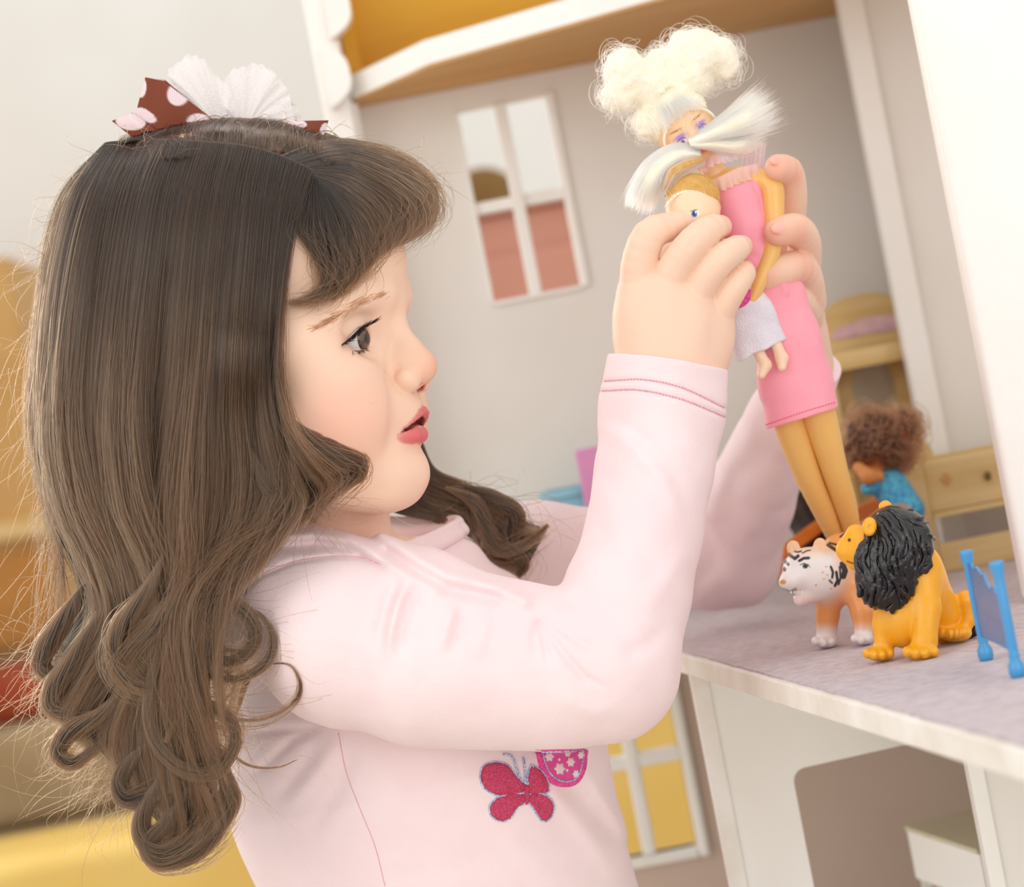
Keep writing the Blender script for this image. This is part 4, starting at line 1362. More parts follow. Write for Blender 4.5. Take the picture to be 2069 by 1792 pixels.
LOCKS = [
    # curl over the sleeve, its outer turn, the long lower curl, thin loose ring
    ([(300, 1420, 240), (312, 1340, 255), (345, 1262, 262), (398, 1216, 265), (444, 1205, 265), (492, 1234, 265), (516, 1278, 262), (500, 1318, 262), (460, 1336, 262), (412, 1318, 266), (388, 1262, 270), (396, 1200, 274)], (11, 15, 7), 210),
    ([(400, 1180, 262), (386, 1230, 268), (400, 1290, 270), (440, 1312, 270), (488, 1314, 266)], (7, 8, 4), 70),
    ([(480, 1222, 255), (528, 1244, 258), (552, 1290, 258), (538, 1338, 258), (488, 1370, 256), (428, 1366, 258), (396, 1340, 262)], (5, 10, 6), 120),
    ([(330, 1290, 262), (304, 1380, 265), (304, 1470, 265), (340, 1534, 265), (398, 1566, 262), (446, 1552, 260), (476, 1502, 258), (466, 1452, 258), (420, 1434, 262), (364, 1450, 266), (334, 1500, 270)], (13, 14, 7), 230),
    ([(520, 1345, 245), (582, 1342, 240), (606, 1378, 238), (596, 1416, 238), (552, 1446, 240), (498, 1456, 245), (440, 1440, 252), (410, 1400, 258)], (1.5, 2.5, 3), 26),
    ([(420, 1330, 255), (470, 1372, 250), (468, 1400, 250), (440, 1420, 255), (410, 1410, 258)], (3, 3, 2), 24),
    ([(440, 1500, 245), (500, 1545, 235), (560, 1550, 225), (600, 1535, 220)], (3, 2.5, 1), 22),
    # flip along the cheek
    ([(530, 740, 270), (552, 820, 272), (600, 878, 262), (664, 914, 246), (716, 936, 232), (724, 948, 228), (690, 972, 230), (650, 1006, 236), (624, 1052, 240)], (14, 26, 20), 420),
    ([(545, 800, 276), (600, 868, 262), (668, 906, 244), (722, 934, 228), (700, 965, 230), (660, 1010, 234)], (10, 12, 8), 160),
    ([(520, 890, 272), (580, 925, 262), (625, 945, 255), (641, 975, 250), (636, 1010, 248), (620, 1040, 246)], (3, 4, 2), 40),
    ([(500, 900, 280), (540, 980, 282), (576, 1030, 272), (510, 1065, 270), (436, 1115, 268), (392, 1200, 268), (376, 1260, 265)], (18, 24, 12), 300),
    # curls at the ends
    ([(330, 1120, 280), (300, 1190, 282), (250, 1260, 276), (232, 1320, 270), (262, 1378, 268), (310, 1400, 264)], (14, 24, 16), 260),
    ([(390, 1080, 285), (372, 1180, 284), (320, 1260, 280), (262, 1310, 276), (236, 1350, 272), (258, 1390, 270)], (12, 22, 14), 240),
    ([(170, 1180, 120), (130, 1250, 130), (92, 1310, 130), (84, 1345, 130), (110, 1362, 130), (160, 1340, 135)], (16, 24, 14), 220),
    ([(200, 1240, 170), (150, 1330, 170), (108, 1390, 165), (104, 1430, 165), (140, 1440, 165), (190, 1400, 170)], (16, 24, 14), 220),
    ([(260, 1380, 215), (210, 1440, 210), (140, 1480, 190), (118, 1520, 185), (150, 1540, 190), (210, 1500, 200)], (14, 22, 12), 200),
    ([(300, 1500, 235), (262, 1540, 232), (242, 1580, 228), (258, 1612, 228), (320, 1606, 230), (390, 1570, 236), (430, 1530, 240)], (16, 24, 14), 240),
    ([(330, 1560, 240), (290, 1640, 236), (290, 1692, 232), (330, 1722, 232), (392, 1700, 234), (440, 1640, 238), (462, 1580, 240)], (16, 26, 16), 280),
    ([(380, 1590, 244), (340, 1660, 240), (300, 1700, 234), (320, 1735, 230), (376, 1730, 230), (424, 1700, 232), (470, 1640, 236)], (14, 24, 12), 240),
    ([(430, 1480, 248), (452, 1560, 244), (470, 1620, 238), (440, 1670, 236), (400, 1690, 234)], (12, 18, 12), 160),
    # far curls beside the collar
    ([(930, 980, -300), (1000, 1010, -300), (1040, 1040, -300), (1030, 1090, -300), (1060, 1140, -300), (1045, 1165, -305)], (18, 24, 10), 180),
    ([(900, 985, -290), (960, 1015, -290), (985, 1070, -290), (1010, 1110, -290), (1060, 1100, -295), (1108, 1060, -300)], (16, 22, 6), 160),
]
allP, allR, allT = [], [], []
def put(P, r, tone=None):
    allP.append(P); allR.append(taper(len(P), P.shape[1], r))
    t = np.linspace(0, 1, P.shape[1])[None]
    if tone is None:
        n = vnoise(P.reshape(-1, 3), 60).reshape(P.shape[:2]).mean(1, keepdims=True)
        tone = 0.02 + (0.26 * RNG.random((len(P), 1)) ** 1.6 + 0.7 * n) * (0.35 + 0.65 * ss(t, 0.05, 0.45)) + 0.34 * ss(t, 0.1, 0.9)
    allT.append(np.clip(np.broadcast_to(tone, P.shape[:2]), 0, 1))
cores = MB()
for g, rad, cnt in LOCKS:
    far = g[0][2] < -100
    X, (C, R) = lock(g, rad, int(cnt * 1.5), 6)
    if X.shape[1] != NT:
        q = np.linspace(0, X.shape[1] - 1, NT); j0 = np.clip(q.astype(int), 0, X.shape[1] - 2); fq = (q - j0)[None, :, None]
        X = X[:, j0] * (1 - fq) + X[:, j0 + 1] * fq
    n_ = RNG.random()
    put(X, 0.62, 0.08 + 0.3 * RNG.random((len(X), 1)) ** 1.4 + 0.3 * n_ + 0.15 * np.linspace(0, 1, NT)[None])
    if max(rad) > 6:
        ct = MB(); Cd = C.copy(); Cd[:, 2] -= 2
        ct.tube(Cd[::2], list((R * 0.62)[::2]), 8)
        fq4 = np.array([q for q in ct.f if len(q) == 4])
        push(np.array(ct.v), fq4)
put(Qv(strands(dN, 16000, 70, 12, 9, 22, 0.82, 0.62, 0.06, bigz=74, rootj=9)), 0.68)
put(Qv(strands(dN, 3200, 160, 26, 11, 40, 0.4, 0.5, 0.5, 0.01, bigz=74)), 0.42)
put(Qv(strands(dB, 5200, 30, 9, 3, 12, 0.5, 0.86, 0.04)), 0.66)
put(Qv(strands(dB, 500, 60, 30, 7, 22, 0.2, 0.7, 0.8)), 0.4)
tT = strands(dT, 6500, 60, 8, 2, 4, 0.35, 0.85, 0.03)
put(Qv(tT), 0.6, 0.02 + 0.22 * RNG.random((len(tT), 1)) ** 1.5 + 0.06 * np.linspace(0, 1, NT)[None])
put(Qv(strands(dF, 2600, 16, 10, 8, 16, 0.7, 0.7, 0.06)), 0.66)
mm_ = strands(dN[:64], 1500, 30, 12, 5, 14, 0.6, 0.9, 0.02)
put(mirror_sheet(mm_, NT)[:, :] if False else HO + (((Qv(mm_) - HO) @ RH.T) * np.array([1, -1, 1])) @ RH, 0.7)
# wisps: crown, back outline, over the sleeve
def wisps(n, a, b, spread, curl, r=0.38):
    """loose single hairs starting on line a (picture, depth), heading along b"""
    t = np.linspace(0, 1, NT)
    s = RNG.random(n)[:, None]
    A = np.array(a[0])[None] * (1 - s) + np.array(a[1])[None] * s
    dirv = np.array(b)[None] * (0.5 + 0.8 * RNG.random((n, 1))) + RNG.normal(0, 1, (n, 3)) * np.array(spread)
    P = A[:, None] + dirv[:, None] * t[None, :, None]
    ph = RNG.random((n, 2, 1)) * 6.28; fr = 0.3 + 0.9 * RNG.random((n, 2, 1)); am = RNG.normal(0, curl, (n, 2, 1))
    P[..., 0] += am[:, 0] * (np.sin(ph[:, 0] + fr[:, 0] * 6.28 * t) - np.sin(ph[:, 0])) * t
    P[..., 1] += am[:, 1] * (np.sin(ph[:, 1] + fr[:, 1] * 6.28 * t) - np.sin(ph[:, 1])) * t
    put(Qv(P), r)
wisps(60, ((240, 300, 60), (560, 320, 60)), (30, -20, 10), (50, 22, 20), 24)
wisps(90, ((215, 302, 20), (90, 520, 0)), (-60, 90, 0), (40, 60, 20), 30)
wisps(240, ((75, 600, 10), (130, 1150, 10)), (-10, 260, 0), (34, 80, 20), 34)
wisps(260, ((100, 1250, 60), (260, 1600, 100)), (-50, 90, 0), (60, 60, 30), 34)
wisps(90, ((400, 1150, 285), (430, 1500, 265)), (110, 60, 0), (70, 80, 8), 40)
wisps(80, ((560, 1000, 275), (640, 1020, 262)), (30, 30, 0), (80, 40, 8), 30)
wisps(60, ((560, 640, 235), (570, 860, 268)), (60, 60, 0), (50, 60, 8), 34)
wisps(70, ((640, 300, 20), (860, 370, 20)), (60, 10, 0), (30, 30, 20), 26)
wisps(60, ((930, 970, -290), (1060, 1060, -290)), (50, 30, 0), (50, 40, 10), 30)
hair = poly('hair', toW(np.concatenate(vs)), np.concatenate(fs)[:, ::-1].copy(), M['hair_core'], GIRL, True)
hair['label'] = 'long dark brown wavy hair with a side parting and rolled fringe'
add_curves('hair_strands', np.concatenate(allP), np.concatenate(allR), M['hair'], hair, np.concatenate(allT))

# brows and lashes
M['brow'] = hair_material('brow_hair', (104, 76, 58), 0.35, 0.5, 0.2)
M['lash'] = mat('lash_hair', (34, 22, 18), 0.5, 0.3)
def face_pt(u, v, lift):
    w = surf_w(u, v)
    return None if w is None else np.array([u, v, w + lift])
def short_hairs(name, roots, dirs, m, r, lift0, lift1, bend=0.0):
    P = []
    for (u, v), (du, dv) in zip(roots, dirs):
        a = face_pt(u, v, lift0); b = face_pt(u + du, v + dv, lift1)
        if a is None or b is None: continue
        t = np.linspace(0, 1, 8)[:, None]
        q = a * (1 - t) + b * t
        q[:, 1] -= bend * 4 * (t * (1 - t))[:, 0]
        P.append(q)
    P = Qv(np.array(P))
    return add_curves(name, P, taper(len(P), 8, r), m, GIRL)
bl = crspline([(646, 661, 0), (676, 641, 0), (712, 618, 0), (748, 602, 0), (782, 592, 0)], 300)
rts, drs = [], []
for i in range(230):
    x = RNG.random()
    p = bl[int(x * 299)]
    wd = 7 + 10 * math.sin(min(1, x * 1.15) * math.pi * 0.8)
    rts.append((p[0] + RNG.normal(0, 3), p[1] + (RNG.random() - 0.5) * wd))
    ln = 14 + 14 * RNG.random()
    an = math.radians(150 + RNG.normal(0, 9) - 40 * x + 12)
    drs.append((ln * math.cos(an), ln * math.sin(an) * (0.9 if x < 0.7 else 0.4)))
short_hairs('eyebrow', rts, drs, M['brow'], 0.42, 0.4, 1.6)
def lash_line(pts, n, length, ang0, ang1, r, up):
    C = crspline([(a, b, 0) for a, b in pts], n)
    P = []
    for i, c in enumerate(C):
        x = i / (n - 1)
        s = surf_w(c[0], c[1]) or EYEC[2]
        a = np.array([c[0], c[1], max(s, on_eye(c[0], c[1], 47)[2]) + 1])
        an = math.radians(ang0 + (ang1 - ang0) * x + RNG.normal(0, 7))
        ln = length * (0.7 + 0.5 * RNG.random())
        t = np.linspace(0, 1, 8)
        q = a[None] + np.stack([ln * np.cos(an) * t, -ln * np.sin(an) * t - up * t * t, 16 * t], 1)
        P.append(q)
    return P
lp = lash_line([(690, 696), (705, 684), (724, 666), (740, 657), (752, 653)], 70, 20, 0, 22, 0.7, 5)
lp += lash_line([(712, 708), (726, 708), (740, 703)], 16, 8, -75, -30, 0.5, -2)
lp += [q for q in lash_line([(690, 698), (706, 685), (724, 669), (740, 659), (752, 654)], 120, 3.5, 10, 20, 0.9, 0)]
lp = Qv(np.array(lp))
add_curves('eyelashes', lp, taper(len(lp), 8, 0.55), M['lash'], GIRL)

# ================================================================== toys on the dollhouse floor
def R0(*cols): return [lin(*c) for c in cols]
def px_lines(V, C, lines, col, soft=1.0):
    """paints strokes: lines = (points (u, v), half width); only on the side that faces the room's front"""
    u, v = px_of(V)
    for pts, wd in lines:
        b, _, al = polyline_dist(u, v, pts)
        h = (1 - ss(b, wd - soft, wd + soft))[:, None]
        C = C * (1 - h) + np.asarray(col) * h
    return C
def px_spot(V, C, u0, v0, ru, rv, col, soft=0.25, wmin=-1e9):
    u, v = px_of(V)
    d = np.sqrt(((u - u0) / ru) ** 2 + ((v - v0) / rv) ** 2)
    h = ((1 - ss(d, 1 - soft, 1 + soft)) * (V[:, 2] > wmin))[:, None]
    return C * (1 - h) + np.asarray(col) * h

M['plastic_col'] = mat('painted_rubber', None, 0.32, 0.5, attr='Col', vary=0.0, scale=200, bump=0.05, bscale=500, coat=0.15)
M['black_rubber'] = mat('black_rubber', (20, 18, 20), 0.22, 0.6, vary=0.2, scale=200, coat=0.2)
M['blue_plastic'] = mat('blue_plastic', (72, 158, 216), 0.3, 0.5, vary=0.06, coat=0.2)
M['blue_clear'] = mat('translucent_blue_plastic', (128, 172, 226), 0.35, 0.4, vary=0.1, trans=0.55, scale=60)

# ---- lion
YEL, YELD, BLK = lin(246, 172, 28), lin(236, 154, 22), lin(20, 18, 20)
lion = empty('toy_lion', tuple(toW(Q(1850, 1320, 300))[0]), 'yellow rubber toy lion with a glossy black mane sitting on the lavender carpet', 'toy')
L = SDF()
L.el(Q(1848, 1190, 270), (52, 84, 60), None, 20)
L.rc(Q(1850, 1150, 275), Q(1895, 1235, 215), 48, 42, 26)
L.rc(Q(1895, 1240, 205), Q(1880, 1268, 215), 38, 30, 16)
L.el(Q(1826, 1250, 290), (42, 56, 46), None, 24)
# front legs
L.chain([Q(1866, 1180, 305), Q(1872, 1230, 322), Q(1868, 1296, 345), Q(1862, 1316, 352)], [30, 27, 23, 20], 14, 8)
L.chain([Q(1790, 1215, 290), Q(1786, 1262, 285), Q(1786, 1305, 288)], [24, 21, 18], 14, 8)
def paw(S_, c, w, rad, n=4, k=4, fwd=(0, 0.25, 1), spread=15, drop=6):
    for i in range(n):
        x = (i - (n - 1) / 2) / max(1, (n - 1) / 2)
        p = Q(c[0] + x * spread, c[1] + drop - 3 * x * x, w + 16 - 9 * x * x)
        S_.el(p, (rad * 0.62, rad * 0.72, rad), None, k)
L.el(Q(1860, 1317, 352), (32, 16, 30), None, 8)
paw(L, (1860, 1317), 362, 15, 4, 4, spread=27, drop=3)
L.el(Q(1777, 1320, 290), (28, 15, 27), None, 8)
paw(L, (1775, 1320), 298, 14, 4, 4, spread=23, drop=3)
# haunch, knee, hind foot, tail
L.el(Q(1930, 1240, 205), (30, 38, 26), None, 10)
L.sp(Q(1950, 1212, 225), 19, 8)
L.chain([Q(1951, 1215, 226), Q(1957, 1250, 226), Q(1944, 1276, 230)], [18, 15, 14], 5, 5)
L.el(Q(1930, 1280, 236), (32, 16, 24), None, 6)
paw(L, (1924, 1278), 244, 15, 4, 4, spread=22, drop=3)
L.rc(Q(1900, 1290, 190), Q(1958, 1280, 190), 11, 10, 8)
# head: muzzle, brow, ears
L.el(Q(1752, 1110, 275), (40, 44, 42), None, 12)
L.el(Q(1712, 1112, 262), (22, 20, 24), None, 12)
L.rc(Q(1728, 1078, 272), Q(1708, 1098, 264), 18, 11, 12)
L.rc(Q(1726, 1136, 272), Q(1712, 1128, 266), 14, 10, 10)
L.el(Q(1757, 1064, 332), (14, 18, 9), None, 5)
L.el(Q(1789, 1025, 236), (12, 14, 9), None, 5)
def paint_lion(V, C):
    C = px_spot(V, C, 1716, 1091, 3.4, 4, BLK, 0.3, 270)
    C = px_lines(V, C, [([(1712, 1134), (1722, 1138), (1731, 1136)], 1.6)], lin(110, 50, 14))
    C = px_lines(V, C, [([(1928 + k * 10, 1272), (1927 + k * 10, 1290)], 0.9) for k in (-1, 0, 1)], lin(196, 118, 14))
    return C
grow(L, 'body', 2.6, M['plastic_col'], lion, YEL, None, paint_lion, 1)
Mn = SDF()
Mn.el(Q(1806, 1112, 290), (66, 86, 66), None, 10)
Mn.el(Q(1842, 1100, 285), (40, 58, 50), None, 20)
Mn.el(Q(1776, 1165, 310), (44, 62, 42), None, 20)
for (a, b, r1, r2) in (((1800, 1180), (1803, 1236), 28, 5), ((1820, 1170), (1830, 1214), 24, 6), ((1830, 1150), (1843, 1196), 20, 5), ((1772, 1190), (1762, 1218), 24, 6),
                       ((1790, 1190), (1784, 1226), 22, 5), ((1850, 1120), (1870, 1154), 22, 6), ((1856, 1110), (1880, 1142), 18, 5), ((1860, 1080), (1880, 1112), 18, 5),
                       ((1748, 1160), (1737, 1202), 18, 5), ((1812, 1180), (1818, 1226), 20, 4), ((1745, 1110), (1736, 1150), 16, 6)):
    Mn.rc(Q(*a, 318), Q(*b, 330), r1, r2, 12)
# the face sits in front of the mane: cut it free
Mn.el(Q(1712, 1100, 262), (34, 52, 60), None, 8, 's')
# wavy locks laid along the mane, swept back from the face and falling
MBase, _q = Mn.surface(5.0)
MB_BVH = BVHTree.FromPolygons([Vector(p) for p in toW(MBase)], [tuple(int(i) for i in r) for r in _q])
seeds = []
for n_ in range(1400):
    u, v = 1728 + 152 * RNG.random(), 1028 + 200 * RNG.random()
    if all((u - p[0]) ** 2 + (v - p[1]) ** 2 > 12.5 ** 2 for p in seeds) and cast(MB_BVH, u, v) is not None: seeds.append((u, v))
for (u, v) in seeds:
    pts, rs = [], []
    lift_ = 1.0 + 2.6 * RNG.random()
    for k in range(8):
        h = cast(MB_BVH, u, v, 0.0)
        if h is None: break
        w = (D0 - h[1]) / S
        pts.append(Q(u, v, w + lift_)); rs.append(5.4 * (1 - 0.75 * (k / 7) ** 2) * (0.35 + 0.65 * min(1, k / 2)))
        wob = float(vnoise(np.array([[u, v, 0.0]]), 30)[0])
        a_ = 0.15 + 1.3 * float(ss(np.array(v - (u - 1800) * 0.25), 1024, 1120)) + 0.4 * float(ss(np.array(u), 1820, 1880)) + 1.7 * wob
        u += 6.5 * math.cos(a_); v += 6.5 * math.sin(a_)
    for k in range(len(pts) - 1):
        Mn.rc(pts[k], pts[k + 1], rs[k], rs[k + 1], 1.0)
mane_post = None
mane, MV, MF = grow(Mn, 'mane', 1.7, M['black_rubber'], lion, (1, 1, 1), mane_post, None, 0)
mane['label'] = 'glossy black wavy mane'
ear = SDF(); ear.el(Q(1757, 1064, 352), (13, 18, 12), np.array([(0.9, 0.1, -0.4), (-0.1, 1, 0), (0.4, 0, 0.9)]), 4)
ear.el(Q(1759, 1067, 366), (7, 11, 6), None, 3, 's')
grow(ear, 'ear', 1.8, M['plastic_col'], lion, YEL)
ear = SDF(); ear.el(Q(1789, 1024, 262), (13, 12, 10), None, 4)
grow(ear, 'ear', 1.8, M['plastic_col'], lion, YEL)
tt = SDF(); tt.rc(Q(1955, 1279, 196), Q(1970, 1272, 200), 12, 13, 4)
grow(tt, 'tail_tuft', 2, M['black_rubber'], lion)

# ---- tiger
ORG, WHT = lin(238, 160, 92), lin(240, 232, 230)
tiger = empty('toy_tiger', tuple(toW(Q(1700, 1305, -90))[0]), 'orange and white rubber toy tiger with open mouth standing behind the toy lion', 'toy')
G_ = SDF()
PEACH = lin(244, 196, 148)
G_.el(Q(1638, 1154, -60), (58, 50, 50), None, 14, col=WHT)
G_.el(Q(1660, 1168, -50), (42, 42, 44), None, 20, col=WHT)
G_.el(Q(1601, 1172, -30), (26, 21, 26), None, 18, col=WHT)
G_.sp(Q(1583, 1178, -22), 9, 8, col=WHT)
G_.rc(Q(1640, 1198, -46), Q(1615, 1212, -30), 19, 12, 12, col=lin(240, 214, 210))
G_.chain([Q(1592, 1197, -14), Q(1612, 1200, -10), Q(1636, 1194, -4)], [3, 7, 3], 4, op='s', col=lin(214, 132, 128))
for x in (1598, 1605, 1613, 1620):
    G_.rc(Q(x, 1195, -12), Q(x + 1, 1199, -10), 2.6, 1.2, 1.5, col=lin(250, 246, 236))
for x in (1604, 1612, 1620):
    G_.rc(Q(x, 1207, -9), Q(x, 1203, -9), 2.4, 1.0, 1.5, col=lin(250, 246, 236))
for (u, v, w) in ((1603, 1108, -78), (1657, 1103, -70)):
    G_.el(Q(u, v, w), (14, 17, 8), None, 6, col=PEACH)
    G_.el(Q(u - 2, v + 1, w + 10), (8, 11, 5), None, 3, 's', col=lin(250, 224, 206))
G_.el(Q(1692, 1160, -90), (34, 56, 50), None, 24, col=ORG)
G_.rc(Q(1690, 1165, -90), Q(1800, 1130, -200), 54, 56, 30, col=ORG)
G_.rc(Q(1700, 1120, -130), Q(1740, 1110, -170), 44, 44, 24, col=ORG)
G_.chain([Q(1676, 1195, -80), Q(1672, 1240, -100), Q(1670, 1290, -108)], [30, 24, 21], 16, 8, col=ORG)
G_.el(Q(1668, 1296, -98), (26, 14, 28), None, 8, col=WHT)
paw(G_, (1664, 1297), -88, 13, 3, 4, spread=17, drop=1)
G_.chain([Q(1730, 1190, -60), Q(1742, 1235, -40), Q(1745, 1285, -32)], [30, 22, 18], 16, 8, col=ORG)
G_.el(Q(1743, 1291, -24), (21, 13, 26), None, 8, col=WHT)
paw(G_, (1740, 1292), -14, 12, 3, 4, spread=14, drop=1)
for (u, w) in ((1800, -150), (1810, -270)):
    G_.chain([Q(u, 1160, w), Q(u, 1220, w), Q(u - 4, 1275, w)], [40, 26, 20], 16, 8, col=ORG)
def paint_tiger(V, C):
    u, v = px_of(V)
    h = (ss(v, 1252, 1285) * (u < 1775))[:, None]
    C = C * (1 - h) + np.asarray(WHT) * h
    h = (ss(v, 1136, 1108) * (u < 1675) * 0.6)[:, None]
    C = C * (1 - h) + np.asarray(PEACH) * h
    z = lambda pts: [(1500 + x / 3.636, 980 + y / 3.636) for x, y in pts]
    K = lin(28, 24, 26)
    C = px_lines(V, C, [(z([(418, 556), (450, 538), (488, 535)]), 3.0), (z([(292, 560), (315, 562), (335, 582)]), 3.4), (z([(345, 512), (370, 530), (385, 540), (410, 520)]), 3.4),
                        (z([(385, 488), (410, 492), (430, 486)]), 1.8), (z([(440, 500), (475, 482), (500, 478)]), 1.4), (z([(360, 775), (395, 755)]), 0.9), (z([(365, 782), (400, 768)]), 0.9),
                        (z([(286, 765), (318, 778)]), 1.0), (z([(288, 780), (325, 795)]), 1.0),
                        (z([(650, 600), (665, 640), (660, 680)]), 2.6), (z([(690, 640), (700, 700), (680, 740)]), 3.0), (z([(640, 700), (660, 720)]), 2.0), (z([(715, 600), (722, 680), (706, 730)]), 2.2),
                        (z([(735, 580), (755, 630), (742, 670)]), 6.0), (z([(630, 440), (690, 480)]), 3.6), (z([(640, 425), (700, 440)]), 2.2), (z([(760, 330), (800, 312), (830, 300)]), 2.4), (z([(720, 380), (760, 350)]), 2.2)], K)
    C = px_spot(V, C, 1626, 1144, 8.5, 5.6, WHT, 0.15, -60)
    C = px_spot(V, C, 1627, 1144, 5.6, 4.9, lin(70, 70, 84), 0.2, -60)
    C = px_spot(V, C, 1627, 1144, 3, 3, lin(10, 10, 12), 0.2, -60)
    C = px_spot(V, C, 1585, 1150, 3.6, 5, lin(60, 60, 74), 0.2, -60)
    C = px_spot(V, C, 1582, 1176, 6.5, 5, lin(214, 150, 64), 0.3, -60)
    C = px_lines(V, C, [(z([(480, 580), (495, 600)]), 0.7), (z([(425, 585), (455, 575), (485, 590)]), 1.1)], K)
    for (x, y) in ((600, 690), (625, 660), (590, 640), (540, 735), (615, 600), (650, 760)):
        p = z([(x, y)])[0]
        C = px_spot(V, C, p[0], p[1], 2.2, 1.6, lin(220, 160, 110), 0.5, -60)
    return C
grow(G_, 'body', 2.2, M['plastic_col'], tiger, WHT, None, paint_tiger, 1)

# ---- blue toy headboard at the right edge
crib = empty('toy_bed_end', tuple(toW(Q(2030, 1355, 690))[0]), 'bright blue plastic toy bed end with a translucent panel on the carpet', 'toy')
def post(pu, foot, top, shaft):
    mb = MB()
    zf, zt = foot, top
    prof = [(0.0029, 0.0), (0.0038, 0.002), (0.0036, 0.0055), (0.0022, 0.008), (0.0026, 0.0095), (0.0022, 0.011), (shaft, 0.013)]
    H_ = zt - zf
    prof += [(shaft, H_ - 0.012), (shaft * 0.95, H_ - 0.008), (0.0031, H_ - 0.002), (0.0034, H_ - 0.0005), (0.0028, H_)]
    mb.lathe(prof, (pu[0], pu[1], zf), 20)
    return mb.build('post', M['blue_plastic'], crib, smooth=True)
p1 = toW(Q(1994, 1336, 545))[0]; p2 = toW(Q(2058, 1372, 820))[0]
t1, t2 = toW(Q(1991, 1104, 545))[0][2], toW(Q(2041, 1128, 820))[0][2]
post(p1, ZS, t1, 0.0023); post(p2, ZS, t2, 0.0023)
def crib_pt(s, h):  # s 0..1 along, h in metres over the carpet
    return (p1[0] + (p2[0] - p1[0]) * s, p1[1] + (p2[1] - p1[1]) * s, ZS + h)
Hh = t1 - ZS
tops = [0.88, 0.885, 0.83, 0.87, 0.85, 0.80, 0.83, 0.74, 0.70, 0.74, 0.72, 0.64, 0.60]
nrm = np.array([-(p2[1] - p1[1]), p2[0] - p1[0], 0]); nrm /= np.linalg.norm(nrm)
v, f = [], []
for i, t in enumerate(tops):
    s = 0.03 + 0.94 * i / (len(tops) - 1)
    for side in (-1, 1):
        for h in (0.23 * Hh, t * Hh):
            v.append(np.array(crib_pt(s, h)) + nrm * side * 0.0007)
for i in range(len(tops) - 1):
    a, b = i * 4, (i + 1) * 4
    f += [(a, b, b + 1, a + 1), (a + 2, a + 3, b + 3, b + 2), (a + 1, b + 1, b + 3, a + 3), (a, a + 2, b + 2, b)]
f += [(0, 1, 3, 2), (len(v) - 4, len(v) - 2, len(v) - 1, len(v) - 3)]
poly('panel', v, f, M['blue_clear'], crib)
mb = MB()
mb.tube([np.array(crib_pt(0.03 + 0.94 * i / (len(tops) - 1), t * Hh)) for i, t in enumerate(tops)], 0.0007, 6)
mb.tube([crib_pt(0.05, 0.52 * Hh), crib_pt(0.4, 0.45 * Hh), crib_pt(0.95, 0.42 * Hh)], 0.0005, 5)
mb.tube([np.array(crib_pt(s, h * Hh)) for s, h in ((0.1, 0.55), (0.25, 0.63), (0.4, 0.65), (0.5, 0.62))], 0.0005, 5)
mb.tube([crib_pt(0.03, 0.23 * Hh), crib_pt(0.97, 0.23 * Hh)], 0.0008, 6)
mb.build('rail', M['blue_plastic'], crib, smooth=True)

# ---- pale wooden toy bed
BD = 1.53
def gx(u, v, d=BD): return at(u, v, d)
bed = empty('toy_bed', gx(1960, 1120)[:2] + (ZS,), 'pale pine toy bed with a small knob, standing by the white corner post', 'toy bed')
lx0_, lx1_ = gx(1836, 980)[0], gx(1870, 985)[0]
ztop_ = gx(1838, 874)[2]
MB().box(lx0_, lx1_, BD - 0.006, BD + 0.008, ZS, ztop_).build('post', M['pine'], bed, 0.0012)
MB().box(lx0_, lx1_, BD + 0.062, BD + 0.076, ZS, ztop_).build('post', M['pine'], bed, 0.0012)
# headboard between the posts, rounded top, seen almost edge on
zc_ = gx(1880, 930)[2]
hb = [(BD + 0.008, ZS + 0.02), (BD + 0.062, ZS + 0.02)] + [(BD + 0.035 + 0.027 * math.cos(a), zc_ - 0.004 + 0.016 * math.sin(a)) for a in np.linspace(0, math.pi, 12)]
xm0, xm1 = lx0_ + 0.002, lx1_ - 0.002
n = len(hb)
v = [(xm0, y, z) for y, z in hb] + [(xm1, y, z) for y, z in hb]
f = [tuple(range(n)), tuple(range(n, 2 * n))[::-1]] + [(i, n + i, n + (i + 1) % n, (i + 1) % n) for i in range(n)]
poly('headboard', v, f, M['pine'], bed)
xe_ = lx1_ + 0.11
arch = [(gx(1870, 1020)[0], gx(1880, 1010)[2])]
arc = gx(1884, 886)
MB().prism_y([(lx1_ - 0.0005, gx(1880, 960)[2]), (lx1_ + 0.010, gx(1880, 960)[2]), (lx1_ + 0.0098, arc[2] - 0.008), (lx1_ + 0.0075, arc[2] - 0.002), (lx1_ + 0.003, arc[2]), (lx1_ - 0.0005, arc[2])],
             BD + 0.0, BD + 0.012).build('corner_block', M['pine'], bed, 0.001)
MB().box(lx1_, xe_, BD - 0.004, BD + 0.004, gx(1905, 1032)[2], gx(1893, 928)[2]).build('side_rail', M['pine_h'], bed, 0.0012)
MB().box(lx1_, xe_, BD - 0.004, BD + 0.004, ZS, gx(1900, 1098)[2]).build('bottom_rail', M['pine_h'], bed, 0.0012)
MB().box(lx1_, xe_, BD + 0.066, BD + 0.074, gx(1905, 1032)[2], gx(1893, 928)[2]).build('side_rail', M['pine_h'], bed, 0.0012)
MB().box(lx1_, xe_, BD + 0.0045, BD + 0.0655, gx(1905, 1044)[2], gx(1905, 1032)[2]).build('slat_base', M['pine_h'], bed)
MB().box(lx1_ + 0.0005, xe_, BD - 0.0055, BD - 0.0035, gx(1905, 1044)[2], gx(1905, 1033)[2]).build('trim', M['pine_h'], bed, 0.0006)
k1 = np.array(gx(1992, 961)); kb = MB()
kb.lathe([(0.0012, -0.003), (0.0022, -0.001), (0.0022, 0.001), (0.0012, 0.003)], (k1[0], BD - 0.0065, k1[2]), 12)
kb.build('knob', M['bronze'], bed, smooth=True)
